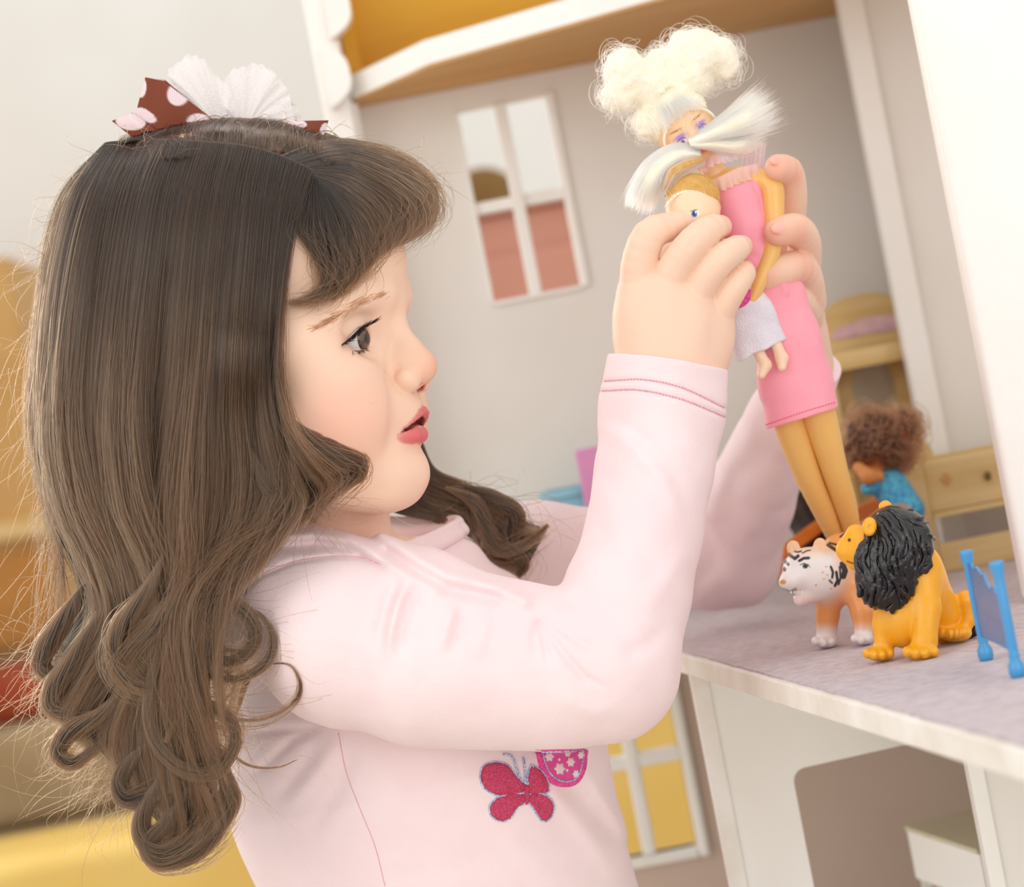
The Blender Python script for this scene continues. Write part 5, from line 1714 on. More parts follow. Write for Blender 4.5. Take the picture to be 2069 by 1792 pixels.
d1 = gx(1909, 968); q = 0.005
MB().prism_y([(d1[0] - q * .8, d1[2]), (d1[0], d1[2] - q), (d1[0] + q * .8, d1[2]), (d1[0], d1[2] + q)], BD - 0.0047, BD - 0.0039).build('diamond_inlay', M['ceiling_wood'], bed)
MB().box(xe_, xe_ + 0.012, BD - 0.006, BD + 0.008, ZS, ztop_ - 0.02).build('post', M['pine'], bed, 0.0012)
MB().box(xe_, xe_ + 0.012, BD + 0.062, BD + 0.076, ZS, ztop_ - 0.02).build('post', M['pine'], bed, 0.0012)

# ---- toy vanity with an arched back and an oval mirror
VD = 1.665
def vx(u, v): return at(u, v, VD)
van = empty('toy_vanity', (vx(1760, 800)[0], VD + 0.03, ZS), 'light wooden toy vanity with an arched back and oval mirror against the far wall', 'toy furniture')
ac = vx(1765, 690)
xl_, xr_ = vx(1655, 700)[0], ac[0] + (ac[0] - vx(1655, 700)[0])
za_, zt_ = vx(1765, 700)[2], vx(1752, 588)[2]
hw = (xr_ - xl_) / 2
pts = [(xl_, za_), (xr_, za_)] + [(ac[0] + hw * math.copysign(abs(math.cos(a)) ** 0.8, math.cos(a)), za_ + (zt_ - za_) * math.sin(a) ** 0.9) for a in np.linspace(0.02, math.pi - 0.02, 20)]
MB().prism_y(pts, VD + 0.028, VD + 0.036).build('arched_back', M['pine'], van, 0.0008)
fl_ = [(vx(1690, 672)), (vx(1830, 660))]
MB().prism_y([(vx(1688, 684)[0], vx(1688, 684)[2]), (vx(1836, 656)[0], vx(1700, 684)[2]), (vx(1836, 640)[0], vx(1800, 640)[2]), (vx(1770, 640)[0], vx(1760, 636)[2]), (vx(1700, 664)[0], vx(1700, 662)[2])], VD + 0.0262, VD + 0.0278).build('floral_panel', M['floral'], van)
MB().box(xl_ - 0.002, xr_ + 0.002, VD - 0.012, VD + 0.036, vx(1765, 738)[2], za_).build('shelf', M['pine'], van, 0.001)
zb_ = vx(1765, 738)[2]
mxc, mzc = vx(1774, 780)[0], vx(1774, 780)[2]
rx_, rz_ = 0.0165, 0.024
# panel under the shelf with an oval hole, the mirror set into it
N_ = 28
outer, inner = [], []
for i in range(N_):
    a = 2 * math.pi * i / N_
    c, s = math.cos(a), math.sin(a)
    x0_, x1_ = xl_ + 0.004, xr_ - 0.004
    t = min(((x1_ - mxc) if c > 0 else (x0_ - mxc)) / c if abs(c) > 1e-6 else 1e9, ((zb_ - mzc) if s > 0 else (ZS - mzc)) / s if abs(s) > 1e-6 else 1e9)
    outer.append((mxc + c * t, mzc + s * t)); inner.append((mxc + rx_ * c, mzc + rz_ * s))
v = [(x, VD + 0.02, z) for x, z in outer] + [(x, VD + 0.02, z) for x, z in inner] + [(x, VD + 0.028, z) for x, z in inner]
f = [(i, (i + 1) % N_, N_ + (i + 1) % N_, N_ + i) for i in range(N_)] + [(N_ + i, N_ + (i + 1) % N_, 2 * N_ + (i + 1) % N_, 2 * N_ + i) for i in range(N_)]
poly('front_panel', v, f, M['pine'], van)
MB().prism_y(inner, VD + 0.0265, VD + 0.0285).build('mirror', M['mirror'], van)
for (a, b) in ((xl_, xl_ + 0.006), (xr_ - 0.006, xr_)):
    MB().box(a, b, VD - 0.008, VD + 0.036, ZS, zb_).build('side_panel', M['pine'], van, 0.0008)

# ---- orange toy sled bars and the dolls lying behind
OD = 1.46
M['orange'] = mat('orange_lacquered_wood', (232, 134, 48), 0.4, 0.4, rgb2=(216, 112, 30), wood=(12, 60, 60))
sled = empty('toy_sled', at(1620, 1140, OD)[:2] + (ZS,), 'orange wooden toy sled with two slanting runners behind the toy tiger', 'toy')
def ray_bar(p, q, r, name):
    a, b = np.array(at(*p)), np.array(at(*q))
    d = b - a; n_ = np.cross(d, (0, 1, 0)); n_ /= np.linalg.norm(n_)
    v = []
    for e in (a, b):
        for s1 in (-1, 1):
            for s2 in (-1, 1):
                v.append(e + n_ * s1 * r + np.array([0, s2 * r * 0.8, 0]))
    return poly(name, v, [(0, 1, 3, 2), (4, 6, 7, 5), (0, 4, 5, 1), (2, 3, 7, 6), (0, 2, 6, 4), (1, 5, 7, 3)], M['orange'], sled, bevel=0.0012)
ray_bar((1535, 1150, OD), (1700, 1030, OD + 0.05), 0.0042, 'runner')
ray_bar((1530, 1178, OD - 0.01), (1700, 1090, OD + 0.02), 0.0040, 'runner')
ray_bar((1690, 1070, OD + 0.03), (1830, 1000, OD + 0.07), 0.0075, 'seat_board')
for (u, v_, d) in ((1690, 1060, OD + 0.045), (1700, 1095, OD + 0.015), (1652, 1104, OD + 0.02)):
    p = at(u, v_, d)
    MB().box(p[0] - 0.003, p[0] + 0.003, d - 0.003, d + 0.003, ZS, p[2]).build('leg', M['orange'], sled, 0.0008)

M['doll_tan'] = mat('tan_doll_vinyl', (232, 178, 104), 0.35, 0.45, vary=0.04, coat=0.1)
M['doll_orange'] = mat('bronze_doll_vinyl', (214, 140, 76), 0.4, 0.4, vary=0.05)
M['sequin'] = mat('blue_sequin_cloth', (56, 134, 208), 0.25, 0.7, rgb2=(96, 200, 214), scale=420, metallic=0.5, bump=0.8, bscale=600)
M['brunette'] = hair_material('brunette_doll_hair', (112, 66, 42), 0.3, 0.5, 0.35)
M['brunette_core'] = mat('brunette_doll_hair_mass', (84, 50, 34), 0.6, 0.3, vary=0.4, scale=120)
M['black_hair_core'] = mat('black_doll_hair_mass', (30, 22, 20), 0.45, 0.4, rgb2=(64, 40, 28), scale=60, stretch=(1, 1, 5))
def at_cam(u, v, d):
    return Q(u, v, (D0 - d) / S)
def curl_cloud(c, r, n, turn, k=24, loops=(0.8, 2.2), ang=None):
    """n curly hairs filling an ellipsoid (camera frame centre c, radii r)"""
    t = np.linspace(0, 1, k)
    out = np.zeros((n, k, 3))
    d = RNG.normal(0, 1, (n, 3)); d /= np.linalg.norm(d, axis=1)[:, None]
    base = np.asarray(c) + d * np.asarray(r) * (0.35 + 0.5 * RNG.random((n, 1)))
    a1 = RNG.normal(0, 1, (n, 3)); a1 /= np.linalg.norm(a1, axis=1)[:, None]
    a2 = np.cross(d, a1); a2 /= np.linalg.norm(a2, axis=1)[:, None]
    R = turn * (0.5 + 0.8 * RNG.random((n, 1)))
    ph = RNG.random((n, 1)) * 6.28
    lp = loops[0] + (loops[1] - loops[0]) * RNG.random((n, 1))
    th = ph + lp * 6.28 * t[None]
    drift = (RNG.normal(0, 1, (n, 3)) * 0.3 + d * 0.35) * turn
    out = base[:, None] + R[..., None] * (np.cos(th)[..., None] * a1[:, None] + np.sin(th)[..., None] * a2[:, None]) + drift[:, None] * t[None, :, None]
    return out
def blob_hair(name, blobs, m_core, m_hair, parent, count, turn, noise=10, rad=0.4, vox=4):
    Bq = SDF()
    for c, r in blobs:
        Bq.el(c, np.asarray(r) * 0.86, None, 14)
    def post(V, d):
        return d + (noise * vnoise(V, 26) + noise * 0.5 * vnoise(V, 11)).astype(np.float32)
    o, _, _ = grow(Bq, name, vox, m_core, parent, (1, 1, 1), post, None, 1)
    tot = sum(np.prod(r) ** (2 / 3) for _, r in blobs)
    P = np.concatenate([curl_cloud(c, r, max(12, int(count * np.prod(r) ** (2 / 3) / tot)), turn) for c, r in blobs])
    add_curves('hair_strands', P, taper(len(P), P.shape[1], rad), m_hair, o)
    return o
dk = at_cam
d2 = empty('brunette_doll', at(1785, 930, 1.46)[:2] + (ZS,), 'brown-haired doll in a shiny blue outfit lounging in front of the toy vanity', 'doll')
hd = SDF(); hd.el(dk(1782, 880, 1.475), (58, 56, 58), None, 6); hd.rc(dk(1775, 930, 1.47), dk(1765, 965, 1.46), 26, 24, 14)
grow(hd, 'head', 5, M['doll_orange'], d2)
blob_hair('hair', [(dk(1768, 878, 1.465), (74, 66, 60)), (dk(1820, 868, 1.48), (50, 54, 50)), (dk(1800, 920, 1.47), (62, 46, 50)), (dk(1740, 915, 1.47), (46, 42, 40))], M['brunette_core'], M['brunette'], d2, 900, 34, 14, 0.8, 5)
tb = SDF(); tb.rc(dk(1800, 985, 1.46), dk(1836, 1030, 1.45), 46, 40, 12); tb.rc(dk(1752, 988, 1.455), dk(1800, 975, 1.46), 16, 30, 12)
grow(tb, 'dress', 4, M['sequin'], d2)
lb = SDF(); lb.chain([dk(1735, 945, 1.455), dk(1755, 962, 1.45), dk(1776, 962, 1.452)], [15, 18, 14], 10)
grow(lb, 'arm', 4, M['doll_orange'], d2)
lb = SDF(); lb.chain([dk(1836, 1040, 1.45), dk(1790, 1050, 1.43), dk(1730, 1080, 1.41)], [34, 28, 20], 12)
lb.chain([dk(1845, 1060, 1.47), dk(1845, 1120, 1.475), dk(1845, 1190, 1.475)], [30, 26, 22], 12)
grow(lb, 'leg', 4, M['doll_orange'], d2)
d3 = empty('dark_haired_doll', at(1600, 1020, 1.44)[:2] + (ZS,), 'doll with long black hair slumped beside the orange toy sled', 'doll')
hs = SDF()
hs.chain([dk(1560, 990, 1.53), dk(1606, 1020, 1.52), dk(1640, 1080, 1.51), dk(1600, 1170, 1.51)], [44, 46, 36, 30], 14)
grow(hs, 'hair', 4, M['black_hair_core'], d3)
hs = SDF(); hs.chain([dk(1625, 1010, 1.55), dk(1660, 1060, 1.54), dk(1650, 1190, 1.54)], [20, 22, 18], 12)
grow(hs, 'body', 4, M['doll_orange'], d3)

# ---- pastel toys far back, beyond the girl's shoulder, and the white cabinet below
tub = empty('aqua_toy_tub', at(1140, 1100, 1.70)[:2] + (ZS,), 'pale aqua toy tub at the back of the carpet beyond the girl\'s shoulder', 'toy')
a0, a1 = at(1092, 990, 1.70), at(1235, 985, 1.70)
zt_ = at(1140, 986, 1.70)[2]
mbt = MB()
for x0_, x1_, y0_, y1_ in ((a0[0], a1[0], 1.655, 1.66), (a0[0], a1[0], 1.72, 1.725), (a0[0], a0[0] + 0.004, 1.66, 1.72), (a1[0] - 0.004, a1[0], 1.66, 1.72), (a0[0], a1[0], 1.655, 1.725)):
    mbt.box(x0_, x1_, y0_, y1_, ZS if y1_ - y0_ < 0.065 or x1_ - x0_ < 0.01 else ZS, zt_ if not (y0_ == 1.655 and y1_ == 1.725) else ZS + 0.006)
mbt.build('basin', M['aqua'], tub)
MB().box(a0[0] - 0.002, a1[0] + 0.002, 1.652, 1.661, zt_ - 0.006, zt_).build('rim', M['aqua'], tub, 0.001)
pk = empty('pink_toy_chair', at(1200, 1000, 1.62)[:2] + (ZS,), 'small pink toy chair in front of the aqua tub', 'toy')
b0, b1 = at(1168, 940, 1.62), at(1250, 940, 1.62)
ztp = at(1185, 906, 1.62)[2]
MB().box(b0[0], b1[0], 1.636, 1.642, ZS + 0.03, ztp).build('backrest', M['pinkplastic'], pk, 0.0015)
MB().box(b0[0], b1[0], 1.60, 1.64, ZS + 0.03, ZS + 0.036).build('seat', M['pinkplastic'], pk, 0.001)
for xx in (b0[0], b1[0] - 0.004):
    for yy in (1.602, 1.636):
        MB().box(xx, xx + 0.004, yy, yy + 0.004, ZS, ZS + 0.031).build('leg', M['pinkplastic'], pk)
e1_ = np.array(at(1830, 1668, 1.50)); sc_ = 907 / 982
e2_ = np.array(at(1977, 1717, 1.50 * sc_))
zk = e1_[2]
wb = empty('white_toy_chest', (e1_[0] + 0.05, e1_[1], ZB), 'white toy chest with a beige lid standing in the lower storey of the dollhouse', 'toy furniture')
pl = [(e1_[0], e1_[1]), (e2_[0], e2_[1]), (e2_[0] + 0.075, e2_[1] + 0.02), (e1_[0] + 0.06, e1_[1] + 0.02)]
MB().prism_z(pl, zk - 0.036, zk - 0.003).build('body', M['white_paint'], wb, 0.0006)
MB().prism_z([(x - (0.0012 if i < 2 else -0.001), y) for i, (x, y) in enumerate(pl)], zk - 0.003, zk).build('lid', mat('beige_lid', (214, 204, 178), 0.5, 0.3, vary=0.05), wb, 0.0004)
for (x, y) in pl:
    cxm, cym = np.mean([p[0] for p in pl]), np.mean([p[1] for p in pl])
    x2, y2 = x + (cxm - x) * 0.12, y + (cym - y) * 0.12
    MB().box(x2 - 0.003, x2 + 0.003, y2 - 0.003, y2 + 0.003, ZB, zk - 0.036).build('leg', M['white_paint'], wb)

# ================================================================== the bow in her hair
M['grosgrain'] = mat('brown_dotted_ribbon', None, 0.7, 0.3, attr='Col', vary=0.0)
nt = M['grosgrain'].node_tree
wv = nt.nodes.new('ShaderNodeTexWave'); wv.wave_type = 'BANDS'; wv.bands_direction = 'X'
wv.inputs['Scale'].default_value = 330; wv.inputs['Distortion'].default_value = 0.3
tc = nt.nodes.new('ShaderNodeTexCoord'); nt.links.new(tc.outputs['Object'], wv.inputs['Vector'])
bp = nt.nodes.new('ShaderNodeBump'); bp.inputs['Strength'].default_value = 0.5; bp.inputs['Distance'].default_value = 0.0008
nt.links.new(wv.outputs['Fac'], bp.inputs['Height']); nt.links.new(bp.outputs['Normal'], nt.nodes['Principled BSDF'].inputs['Normal'])
bow = empty('hair_bow', tuple(toW(Q(450, 255, -50))[0]), 'brown ribbon bow with pink dots and white tulle on top of the girl\'s head', 'hair bow')
BRN, DOT = lin(132, 66, 44), lin(246, 222, 226)
DOTS = [(287, 178, 9, 19, 0.1), (360, 190, 22, 24, 0.3), (294, 233, 24, 11, 0.55), (264, 246, 30, 17, 0.1), (401, 244, 23, 14, 0), (594, 250, 26, 10, 0.1), (655, 262, 8, 14, 0.3), (345, 262, 10, 6, 0)]
def ribbon(name, quad, bulge, n=40, dots=DOTS, th=1.2):
    """quad: four corners (u, v, w) a-b top, d-c bottom; curved sheet with thickness, dots printed on it"""
    a, b, c, d = [np.array(p, float) for p in quad]
    s, t = np.meshgrid(np.linspace(0, 1, n), np.linspace(0, 1, n), indexing='ij')
    P = (a * ((1 - s) * (1 - t))[..., None] + b * (s * (1 - t))[..., None] + c * (s * t)[..., None] + d * ((1 - s) * t)[..., None])
    P[..., 2] += bulge * np.sin(s * math.pi) * (0.6 + 0.4 * np.sin(t * math.pi)) + 2 * np.sin(s * 9 + t * 4)
    P[..., 1] += 2.5 * np.sin(s * 7 + 1) * t
    col = np.tile(np.asarray(BRN), (n * n, 1))
    uv = P.reshape(-1, 3)
    for (x, y, rx, ry, rot) in dots:
        c_, s_ = math.cos(rot), math.sin(rot)
        dx, dy = uv[:, 0] - x, uv[:, 1] - y
        q = np.sqrt(((dx * c_ + dy * s_) / rx) ** 2 + ((-dx * s_ + dy * c_) / ry) ** 2)
        h = (1 - ss(q, 0.93, 1.07))[:, None]
        col = col * (1 - h) + np.asarray(DOT) * h
    i, j = np.meshgrid(np.arange(n - 1), np.arange(n - 1), indexing='ij')
    q = np.stack([i * n + j, (i + 1) * n + j, (i + 1) * n + j + 1, i * n + j + 1], -1).reshape(-1, 4)
    o = poly(name, toW(Qv(uv)), q, M['grosgrain'], bow, True, col)
    md = o.modifiers.new('thickness', 'SOLIDIFY'); md.thickness = th * S; md.offset = 0
    return o
ribbon('ribbon_loop', [(294, 156, -20), (330, 164, -28), (440, 246, -34), (262, 272, -10)], 16)
ribbon('ribbon_loop', [(296, 157, -26), (332, 160, -60), (436, 250, -60), (300, 268, -60)], -20, dots=[(316, 158, 30, 5, 0)])
ribbon('ribbon_tail', [(226, 244, -10), (268, 228, -4), (318, 262, -2), (268, 276, -4)], 8)
ribbon('ribbon_tail', [(560, 246, -50), (664, 243, -40), (650, 284, -30), (600, 270, -30)], 8)
ribbon('ribbon_loop', [(470, 246, -50), (570, 242, -56), (600, 268, -40), (470, 268, -34)], 10)
kn = SDF(); kn.el(Q(470, 262, -44), (24, 14, 18), None, 6)
grow(kn, 'knot', 3, M['grosgrain'], bow, BRN)
M['tulle'] = mat('white_tulle', (255, 248, 249), 0.9, 0.1, alpha=0.42, vary=0.02, scale=900)
ntt = M['tulle'].node_tree
vo = ntt.nodes.new('ShaderNodeTexVoronoi'); vo.inputs['Scale'].default_value = 1500
mr = ntt.nodes.new('ShaderNodeMapRange'); mr.inputs[1].default_value = 0.1; mr.inputs[2].default_value = 0.6; mr.inputs[3].default_value = 0.16; mr.inputs[4].default_value = 0.42
tcc = ntt.nodes.new('ShaderNodeTexCoord'); ntt.links.new(tcc.outputs['Object'], vo.inputs['Vector'])
ntt.links.new(vo.outputs['Distance'], mr.inputs[0]); ntt.links.new(mr.outputs[0], ntt.nodes['Principled BSDF'].inputs['Alpha'])
def tulle_fan(base, rim, w0, seed, nu=60, nv=24):
    R_ = crspline([(a, b, 0) for a, b in rim], nu)
    v = []
    rng = np.random.default_rng(seed)
    ph = rng.random(3) * 6.28
    for i, p in enumerate(R_):
        x = i / (nu - 1)
        for j in range(nv):
            t = j / (nv - 1)
            bx_, by_ = base[0] + (x - 0.5) * 26, base[1]
            u = bx_ + (p[0] - bx_) * t; vv = by_ + (p[1] - by_) * t
            vv -= 8 * math.sin(t * math.pi) 
            w = w0 + t * (9 * math.sin(x * 22 + ph[0]) + 5 * math.sin(x * 55 + ph[1])) + 14 * math.sin(t * 3 + ph[2])
            vv += t * t * (3 * math.sin(x * 40 + ph[1]) + 3 * math.sin(x * 90 + ph[0]))
            v.append((u, vv, w))
    i, j = np.meshgrid(np.arange(nu - 1), np.arange(nv - 1), indexing='ij')
    q = np.stack([i * nv + j, (i + 1) * nv + j, (i + 1) * nv + j + 1, i * nv + j + 1], -1).reshape(-1, 4)
    return poly('tulle_puff', toW(Qv(np.array(v))), q, M['tulle'], bow, True)
tulle_fan((445, 256), [(380, 225), (340, 150), (372, 118), (402, 113), (432, 150), (470, 190), (480, 235)], -60, 1)
tulle_fan((440, 256), [(400, 235), (348, 160), (376, 124), (400, 122), (424, 160), (450, 200), (470, 240)], -80, 2)
tulle_fan((440, 256), [(390, 230), (360, 140), (396, 116), (420, 140), (452, 175), (480, 240)], -100, 3)
tulle_fan((495, 258), [(448, 240), (454, 160), (480, 140), (506, 130), (545, 140), (580, 180), (596, 250)], -64, 4)
tulle_fan((490, 258), [(455, 230), (462, 150), (500, 133), (530, 137), (560, 160), (572, 240)], -84, 5)
tulle_fan((500, 258), [(460, 240), (470, 165), (505, 140), (555, 150), (600, 220), (620, 252)], -104, 6)

# ================================================================== the two dolls in her hands
M['doll_face'] = mat('doll_face_vinyl', None, 0.4, 0.45, attr='Col', vary=0.0, coat=0.05)
M['doll_skin'] = mat('golden_doll_vinyl', (240, 192, 112), 0.36, 0.45, rgb2=(236, 186, 106), scale=30, coat=0.12)
M['pink_satin'] = mat('pink_satin', (252, 166, 182), 0.5, 0.4, rgb2=(250, 156, 174), scale=50, bump=0.15, bscale=1400, sheen=0.3, dist=0.0004)
M['pink_thread'] = mat('coral_pink_thread', (240, 96, 128), 0.7, 0.2, vary=0.1)
M['white_felt'] = mat('white_fleece', (238, 234, 242), 0.95, 0.1, rgb2=(228, 222, 234), scale=120, bump=0.5, bscale=900, sheen=0.3)
M['magenta'] = mat('magenta_sequin', (226, 36, 138), 0.3, 0.6, rgb2=(244, 90, 176), scale=900, bump=0.8, bscale=900)
M['sheer'] = mat('sheer_pink_organza', (252, 214, 226), 0.4, 0.4, alpha=0.5, vary=0.05)
M['blonde'] = hair_material('blonde_doll_hair', (250, 243, 222), 0.3, 0.5, 0.06)
M['blonde_core'] = mat('blonde_doll_hair_mass', (251, 246, 230), 0.7, 0.3, rgb2=(247, 238, 214), scale=200, sss=0.0)
M['golden'] = mat('golden_doll_hair', (222, 174, 96), 0.35, 0.5, rgb2=(206, 152, 70), scale=200, stretch=(1, 6, 1))
doll = empty('fashion_doll', tuple(toW(Q(1560, 600, -110))[0]), 'blonde fashion doll in a pink satin dress held upright in the girl\'s hands', 'doll')
DW0 = -105
# head: axes of the tilted face
fr = np.array([0.835, -0.55, 0.0]); fu = np.array([-0.53, -0.80, 0.28]); fu /= np.linalg.norm(fu)
fr = fr - fu * (fr @ fu); fr /= np.linalg.norm(fr); ff = np.cross(fr, fu); ff *= np.sign(ff[2])
HC = Q(1386, 262, DW0)
def dh(a, b, c): return HC + a * fr + b * fu + c * ff
FS = lin(247, 205, 160)
X = SDF()
RF = np.array([fr, fu, ff])
X.el(dh(0, 14, -18), (62, 66, 60), RF, 8)
X.el(dh(0, -22, 6), (46, 52, 48), RF, 30)
X.sp(dh(0, -66, 24), 14, 24)
X.rc(dh(0, -4, 52), dh(0, -22, 66), 6, 7, 12)
for sx in (-1, 1):
    X.sp(dh(sx * 24, -26, 28), 20, 20)
    X.el(dh(sx * 24, 6, 50), (13, 9, 6), RF, 10, 's')
X.rc(dh(-12, -42, 50), dh(12, -42, 50), 6, 6, 8, col=lin(232, 76, 110))
X.rc(dh(0, -50, -8), Q(1462, 372, DW0 - 20), 25, 27, 10)
def paint_doll(V, C):
    a, b, c = (V - HC) @ fr, (V - HC) @ fu, (V - HC) @ ff
    front = c > 10
    def sp(x, y, rx, ry, col, s=0.2):
        nonlocal C
        d = np.sqrt(((a - x) / rx) ** 2 + ((b - y) / ry) ** 2)
        h = ((1 - ss(d, 1 - s, 1 + s)) * front)[:, None]
        C = C * (1 - h) + np.asarray(col) * h
    for sx in (-1, 1):
        sp(sx * 25, 3, 13, 5, lin(176, 132, 204), 0.6)
        sp(sx * 25, -5, 10, 5.6, lin(92, 60, 130))
        sp(sx * 25, -7, 8.6, 4.8, lin(244, 244, 250))
        sp(sx * 25, -7, 5, 4.8, lin(112, 150, 190))
        sp(sx * 25, -7, 2.4, 2.8, lin(16, 20, 40))
        sp(sx * 26, 18, 13, 1.8, lin(178, 122, 76), 0.6)
        sp(sx * 30, -22, 13, 11, lin(250, 170, 150), 0.9)
    return C
grow(X, 'head', 2.2, M['doll_face'], doll, FS, None, paint_doll, 1)
# torso, arms, legs
X = SDF()
X.rc(Q(1446, 372, DW0 - 20), Q(1538, 362, DW0), 26, 22, 20)
X.rc(Q(1490, 392, DW0 - 10), Q(1530, 520, DW0), 52, 42, 30, sc=(1, 1, 1.4))
grow(X, 'torso', 3.2, M['doll_skin'], doll)
X = SDF()
X.chain([Q(1540, 364, DW0 + 6), Q(1560, 376, DW0 + 18), Q(1564, 420, DW0 + 22), Q(1564, 478, DW0 + 26), Q(1556, 520, DW0 + 30), Q(1538, 562, DW0 + 36), Q(1522, 602, DW0 + 40)], [22, 22, 20, 18, 17, 15, 11], 8, 5, 24)
X.el(Q(1514, 620, DW0 + 42), (12, 24, 8), np.array([(0.93, 0.36, 0), (-0.36, 0.93, 0), (0, 0, 1)]), 8)
for k in range(4):
    X.rc(Q(1506 + k * 5, 622, DW0 + 44), Q(1497 + k * 4.6, 641 - k * 1.5, DW0 + 44), 3.6, 2.8, 2)
grow(X, 'arm', 2.2, M['doll_skin'], doll)
X = SDF()
X.chain([Q(1440, 384, DW0), Q(1424, 440, DW0 - 6), Q(1438, 510, DW0 - 6), Q(1470, 560, DW0)], [22, 20, 18, 13], 8, 5, 12)
grow(X, 'arm', 3, M['doll_skin'], doll)
for pts, rs in (([Q(1588, 820, DW0 - 46), Q(1598, 866, DW0 - 54), Q(1632, 960, DW0 - 100), Q(1668, 1040, DW0 - 160), Q(1690, 1096, DW0 - 200), Q(1700, 1140, DW0 - 220)], [30, 31, 27, 22, 15, 12]),
                ([Q(1646, 815, DW0 - 44), Q(1656, 846, DW0 - 50), Q(1686, 950, DW0 - 96), Q(1708, 1020, DW0 - 150), Q(1722, 1080, DW0 - 195), Q(1728, 1120, DW0 - 215)], [32, 35, 27, 24, 17, 13])):
    X = SDF(); X.chain(pts, rs, 10, 5, 24)
    X.rc(pts[-1], pts[-1] + np.array([-14, 26, 10]), rs[-1], 8, 8)
    grow(X, 'leg', 2.8, M['doll_skin'], doll)
# dress: bodice and tapering skirt
X = SDF()
X.rc(Q(1492, 402, DW0 - 8), Q(1536, 540, DW0), 60, 50, 30, sc=(1, 1, 1.35))
X.rc(Q(1462, 400, DW0 - 14), Q(1520, 376, DW0 - 2), 24, 20, 20)
X.bx(Q(1478, 352, DW0) + np.array([0, -60, 0]) * 0 , (90, 26, 90), np.array([(0.93, -0.36, 0), (0.36, 0.93, 0), (0, 0, 1)]), 0, 4, 's')
def tube_chain(S_, pts, rs, sc, k=16):
    for i in range(len(pts) - 1):
        S_.rc(pts[i], pts[i + 1], rs[i], rs[i + 1], k, sc=sc)
tube_chain(X, [Q(1540, 540, DW0), Q(1572, 600, DW0 - 6), Q(1590, 680, DW0 - 14), Q(1608, 770, DW0 - 24), Q(1632, 900, DW0 - 34)], [46, 54, 66, 74, 80], (1, 1, 1.5))
hx = np.array([0.953, -0.30, 0]); hy = np.array([0.30, 0.953, 0])
X.bx(Q(1620, 846, DW0) + hy * 80, (200, 80, 200), np.array([hx, hy, (0, 0, 1)]), 0, 3, 's')
def dress_post(V, d):
    m = np.abs(d) < 30
    P = V[m]; u, v = px_of(P)
    dd = d[m]
    for pts, h, wd in (([(1600, 566), (1596, 600), (1606, 660)], -4, 7), ([(1580, 560), (1588, 590)], 5, 8), ([(1615, 580), (1628, 640)], 3, 9), ([(1520, 470), (1500, 520), (1480, 560)], -3, 10),
                       ([(1522, 372), (1534, 400), (1540, 430)], -2.2, 3), ([(1500, 640), (1520, 720), (1540, 800)], 3, 14), ([(1648, 700), (1660, 770), (1672, 820)], 3, 12), ([(1480, 500), (1530, 520)], -3, 9)):
        b, _, al = polyline_dist(u, v, pts)
        dd = dd - h * np.exp(-(b / wd) ** 2) * (P[:, 2] > DW0 - 40)
    d[m] = dd + 1.8 * vnoise(P, 50)
    return d
dress, DV_, DF_ = grow(X, 'dress', 2.4, M['pink_satin'], doll, (1, 1, 1), dress_post, None, 1)
DRESS_BVH = BVHTree.FromPolygons([Vector(p) for p in toW(DV_)], [tuple(int(i) for i in q) for q in DF_])
o = stitch('hem_stitching', [(1548, 858), (1580, 847), (1630, 830), (1690, 812)], M['pink_thread'], 1.1, 2, 2, DRESS_BVH, dress, 0.8, 110)
if o: o['kind'] = 'stuff'
# sheer ruffled collar
def ruffle(pts, width, n=70, m_=10, amp=5, name='sheer_collar'):
    P = crspline([Q(*p) for p in pts], n)
    v = []
    for i in range(n):
        x = i / (n - 1)
        for j in range(m_):
            t = j / (m_ - 1)
            wdt = np.array(width)
            v.append(P[i] + wdt * t + np.array([0, 0, 1]) * amp * math.sin(x * 34) * t + np.array([0.4, 0.3, 0]) * amp * math.sin(x * 47 + 1) * t)
    i, j = np.meshgrid(np.arange(n - 1), np.arange(m_ - 1), indexing='ij')
    q = np.stack([i * m_ + j, (i + 1) * m_ + j, (i + 1) * m_ + j + 1, i * m_ + j + 1], -1).reshape(-1, 4)
    return poly(name, toW(np.array(v)), q, M['sheer'], doll, True)
ruffle([(1412, 334, DW0 + 20), (1440, 312, DW0 + 36), (1470, 306, DW0 + 36), (1500, 296, DW0 + 10)], (4, 22, 8))
ruffle([(1430, 366, DW0 + 20), (1456, 356, DW0 + 36), (1490, 340, DW0 + 34), (1530, 330, DW0 + 14)], (6, 30, 4))
ruffle([(1500, 300, DW0 - 30), (1526, 284, DW0 - 30), (1548, 290, DW0 - 36)], (-6, 58, 10))
# hair: cap, bun, side curls and the swept tail across the face
X = SDF()
X.el(dh(0, 30, -26), (68, 62, 62), RF, 8)
X.el(dh(0, -24, 30), (57, 80, 60), RF, 10, 's')
cap, _, _ = grow(X, 'hair', 2.6, M['blonde_core'], doll, (1, 1, 1), lambda V, d: d + (1.6 * np.sin(((V - HC) @ fr) * 0.9 + 2 * vnoise(V, 30))).astype(np.float32), None, 0)
blobs = [(Q(1402, 108, DW0 - 10), (72, 58, 58)), (Q(1390, 160, DW0 - 20), (66, 50, 56)), (Q(1462, 120, DW0 - 20), (36, 52, 40)), (Q(1262, 150, DW0 + 5), (48, 62, 44)), (Q(1304, 176, DW0 - 5), (56, 46, 46)),
         (Q(1250, 196, DW0), (40, 34, 36)), (Q(1340, 130, DW0 - 15), (44, 36, 40)), (Q(1310, 246, DW0 - 10), (32, 44, 30))]
ball = blob_hair('curly_hair', blobs, M['blonde_core'], M['blonde'], doll, 1500, 24, 12, 0.42, 3)
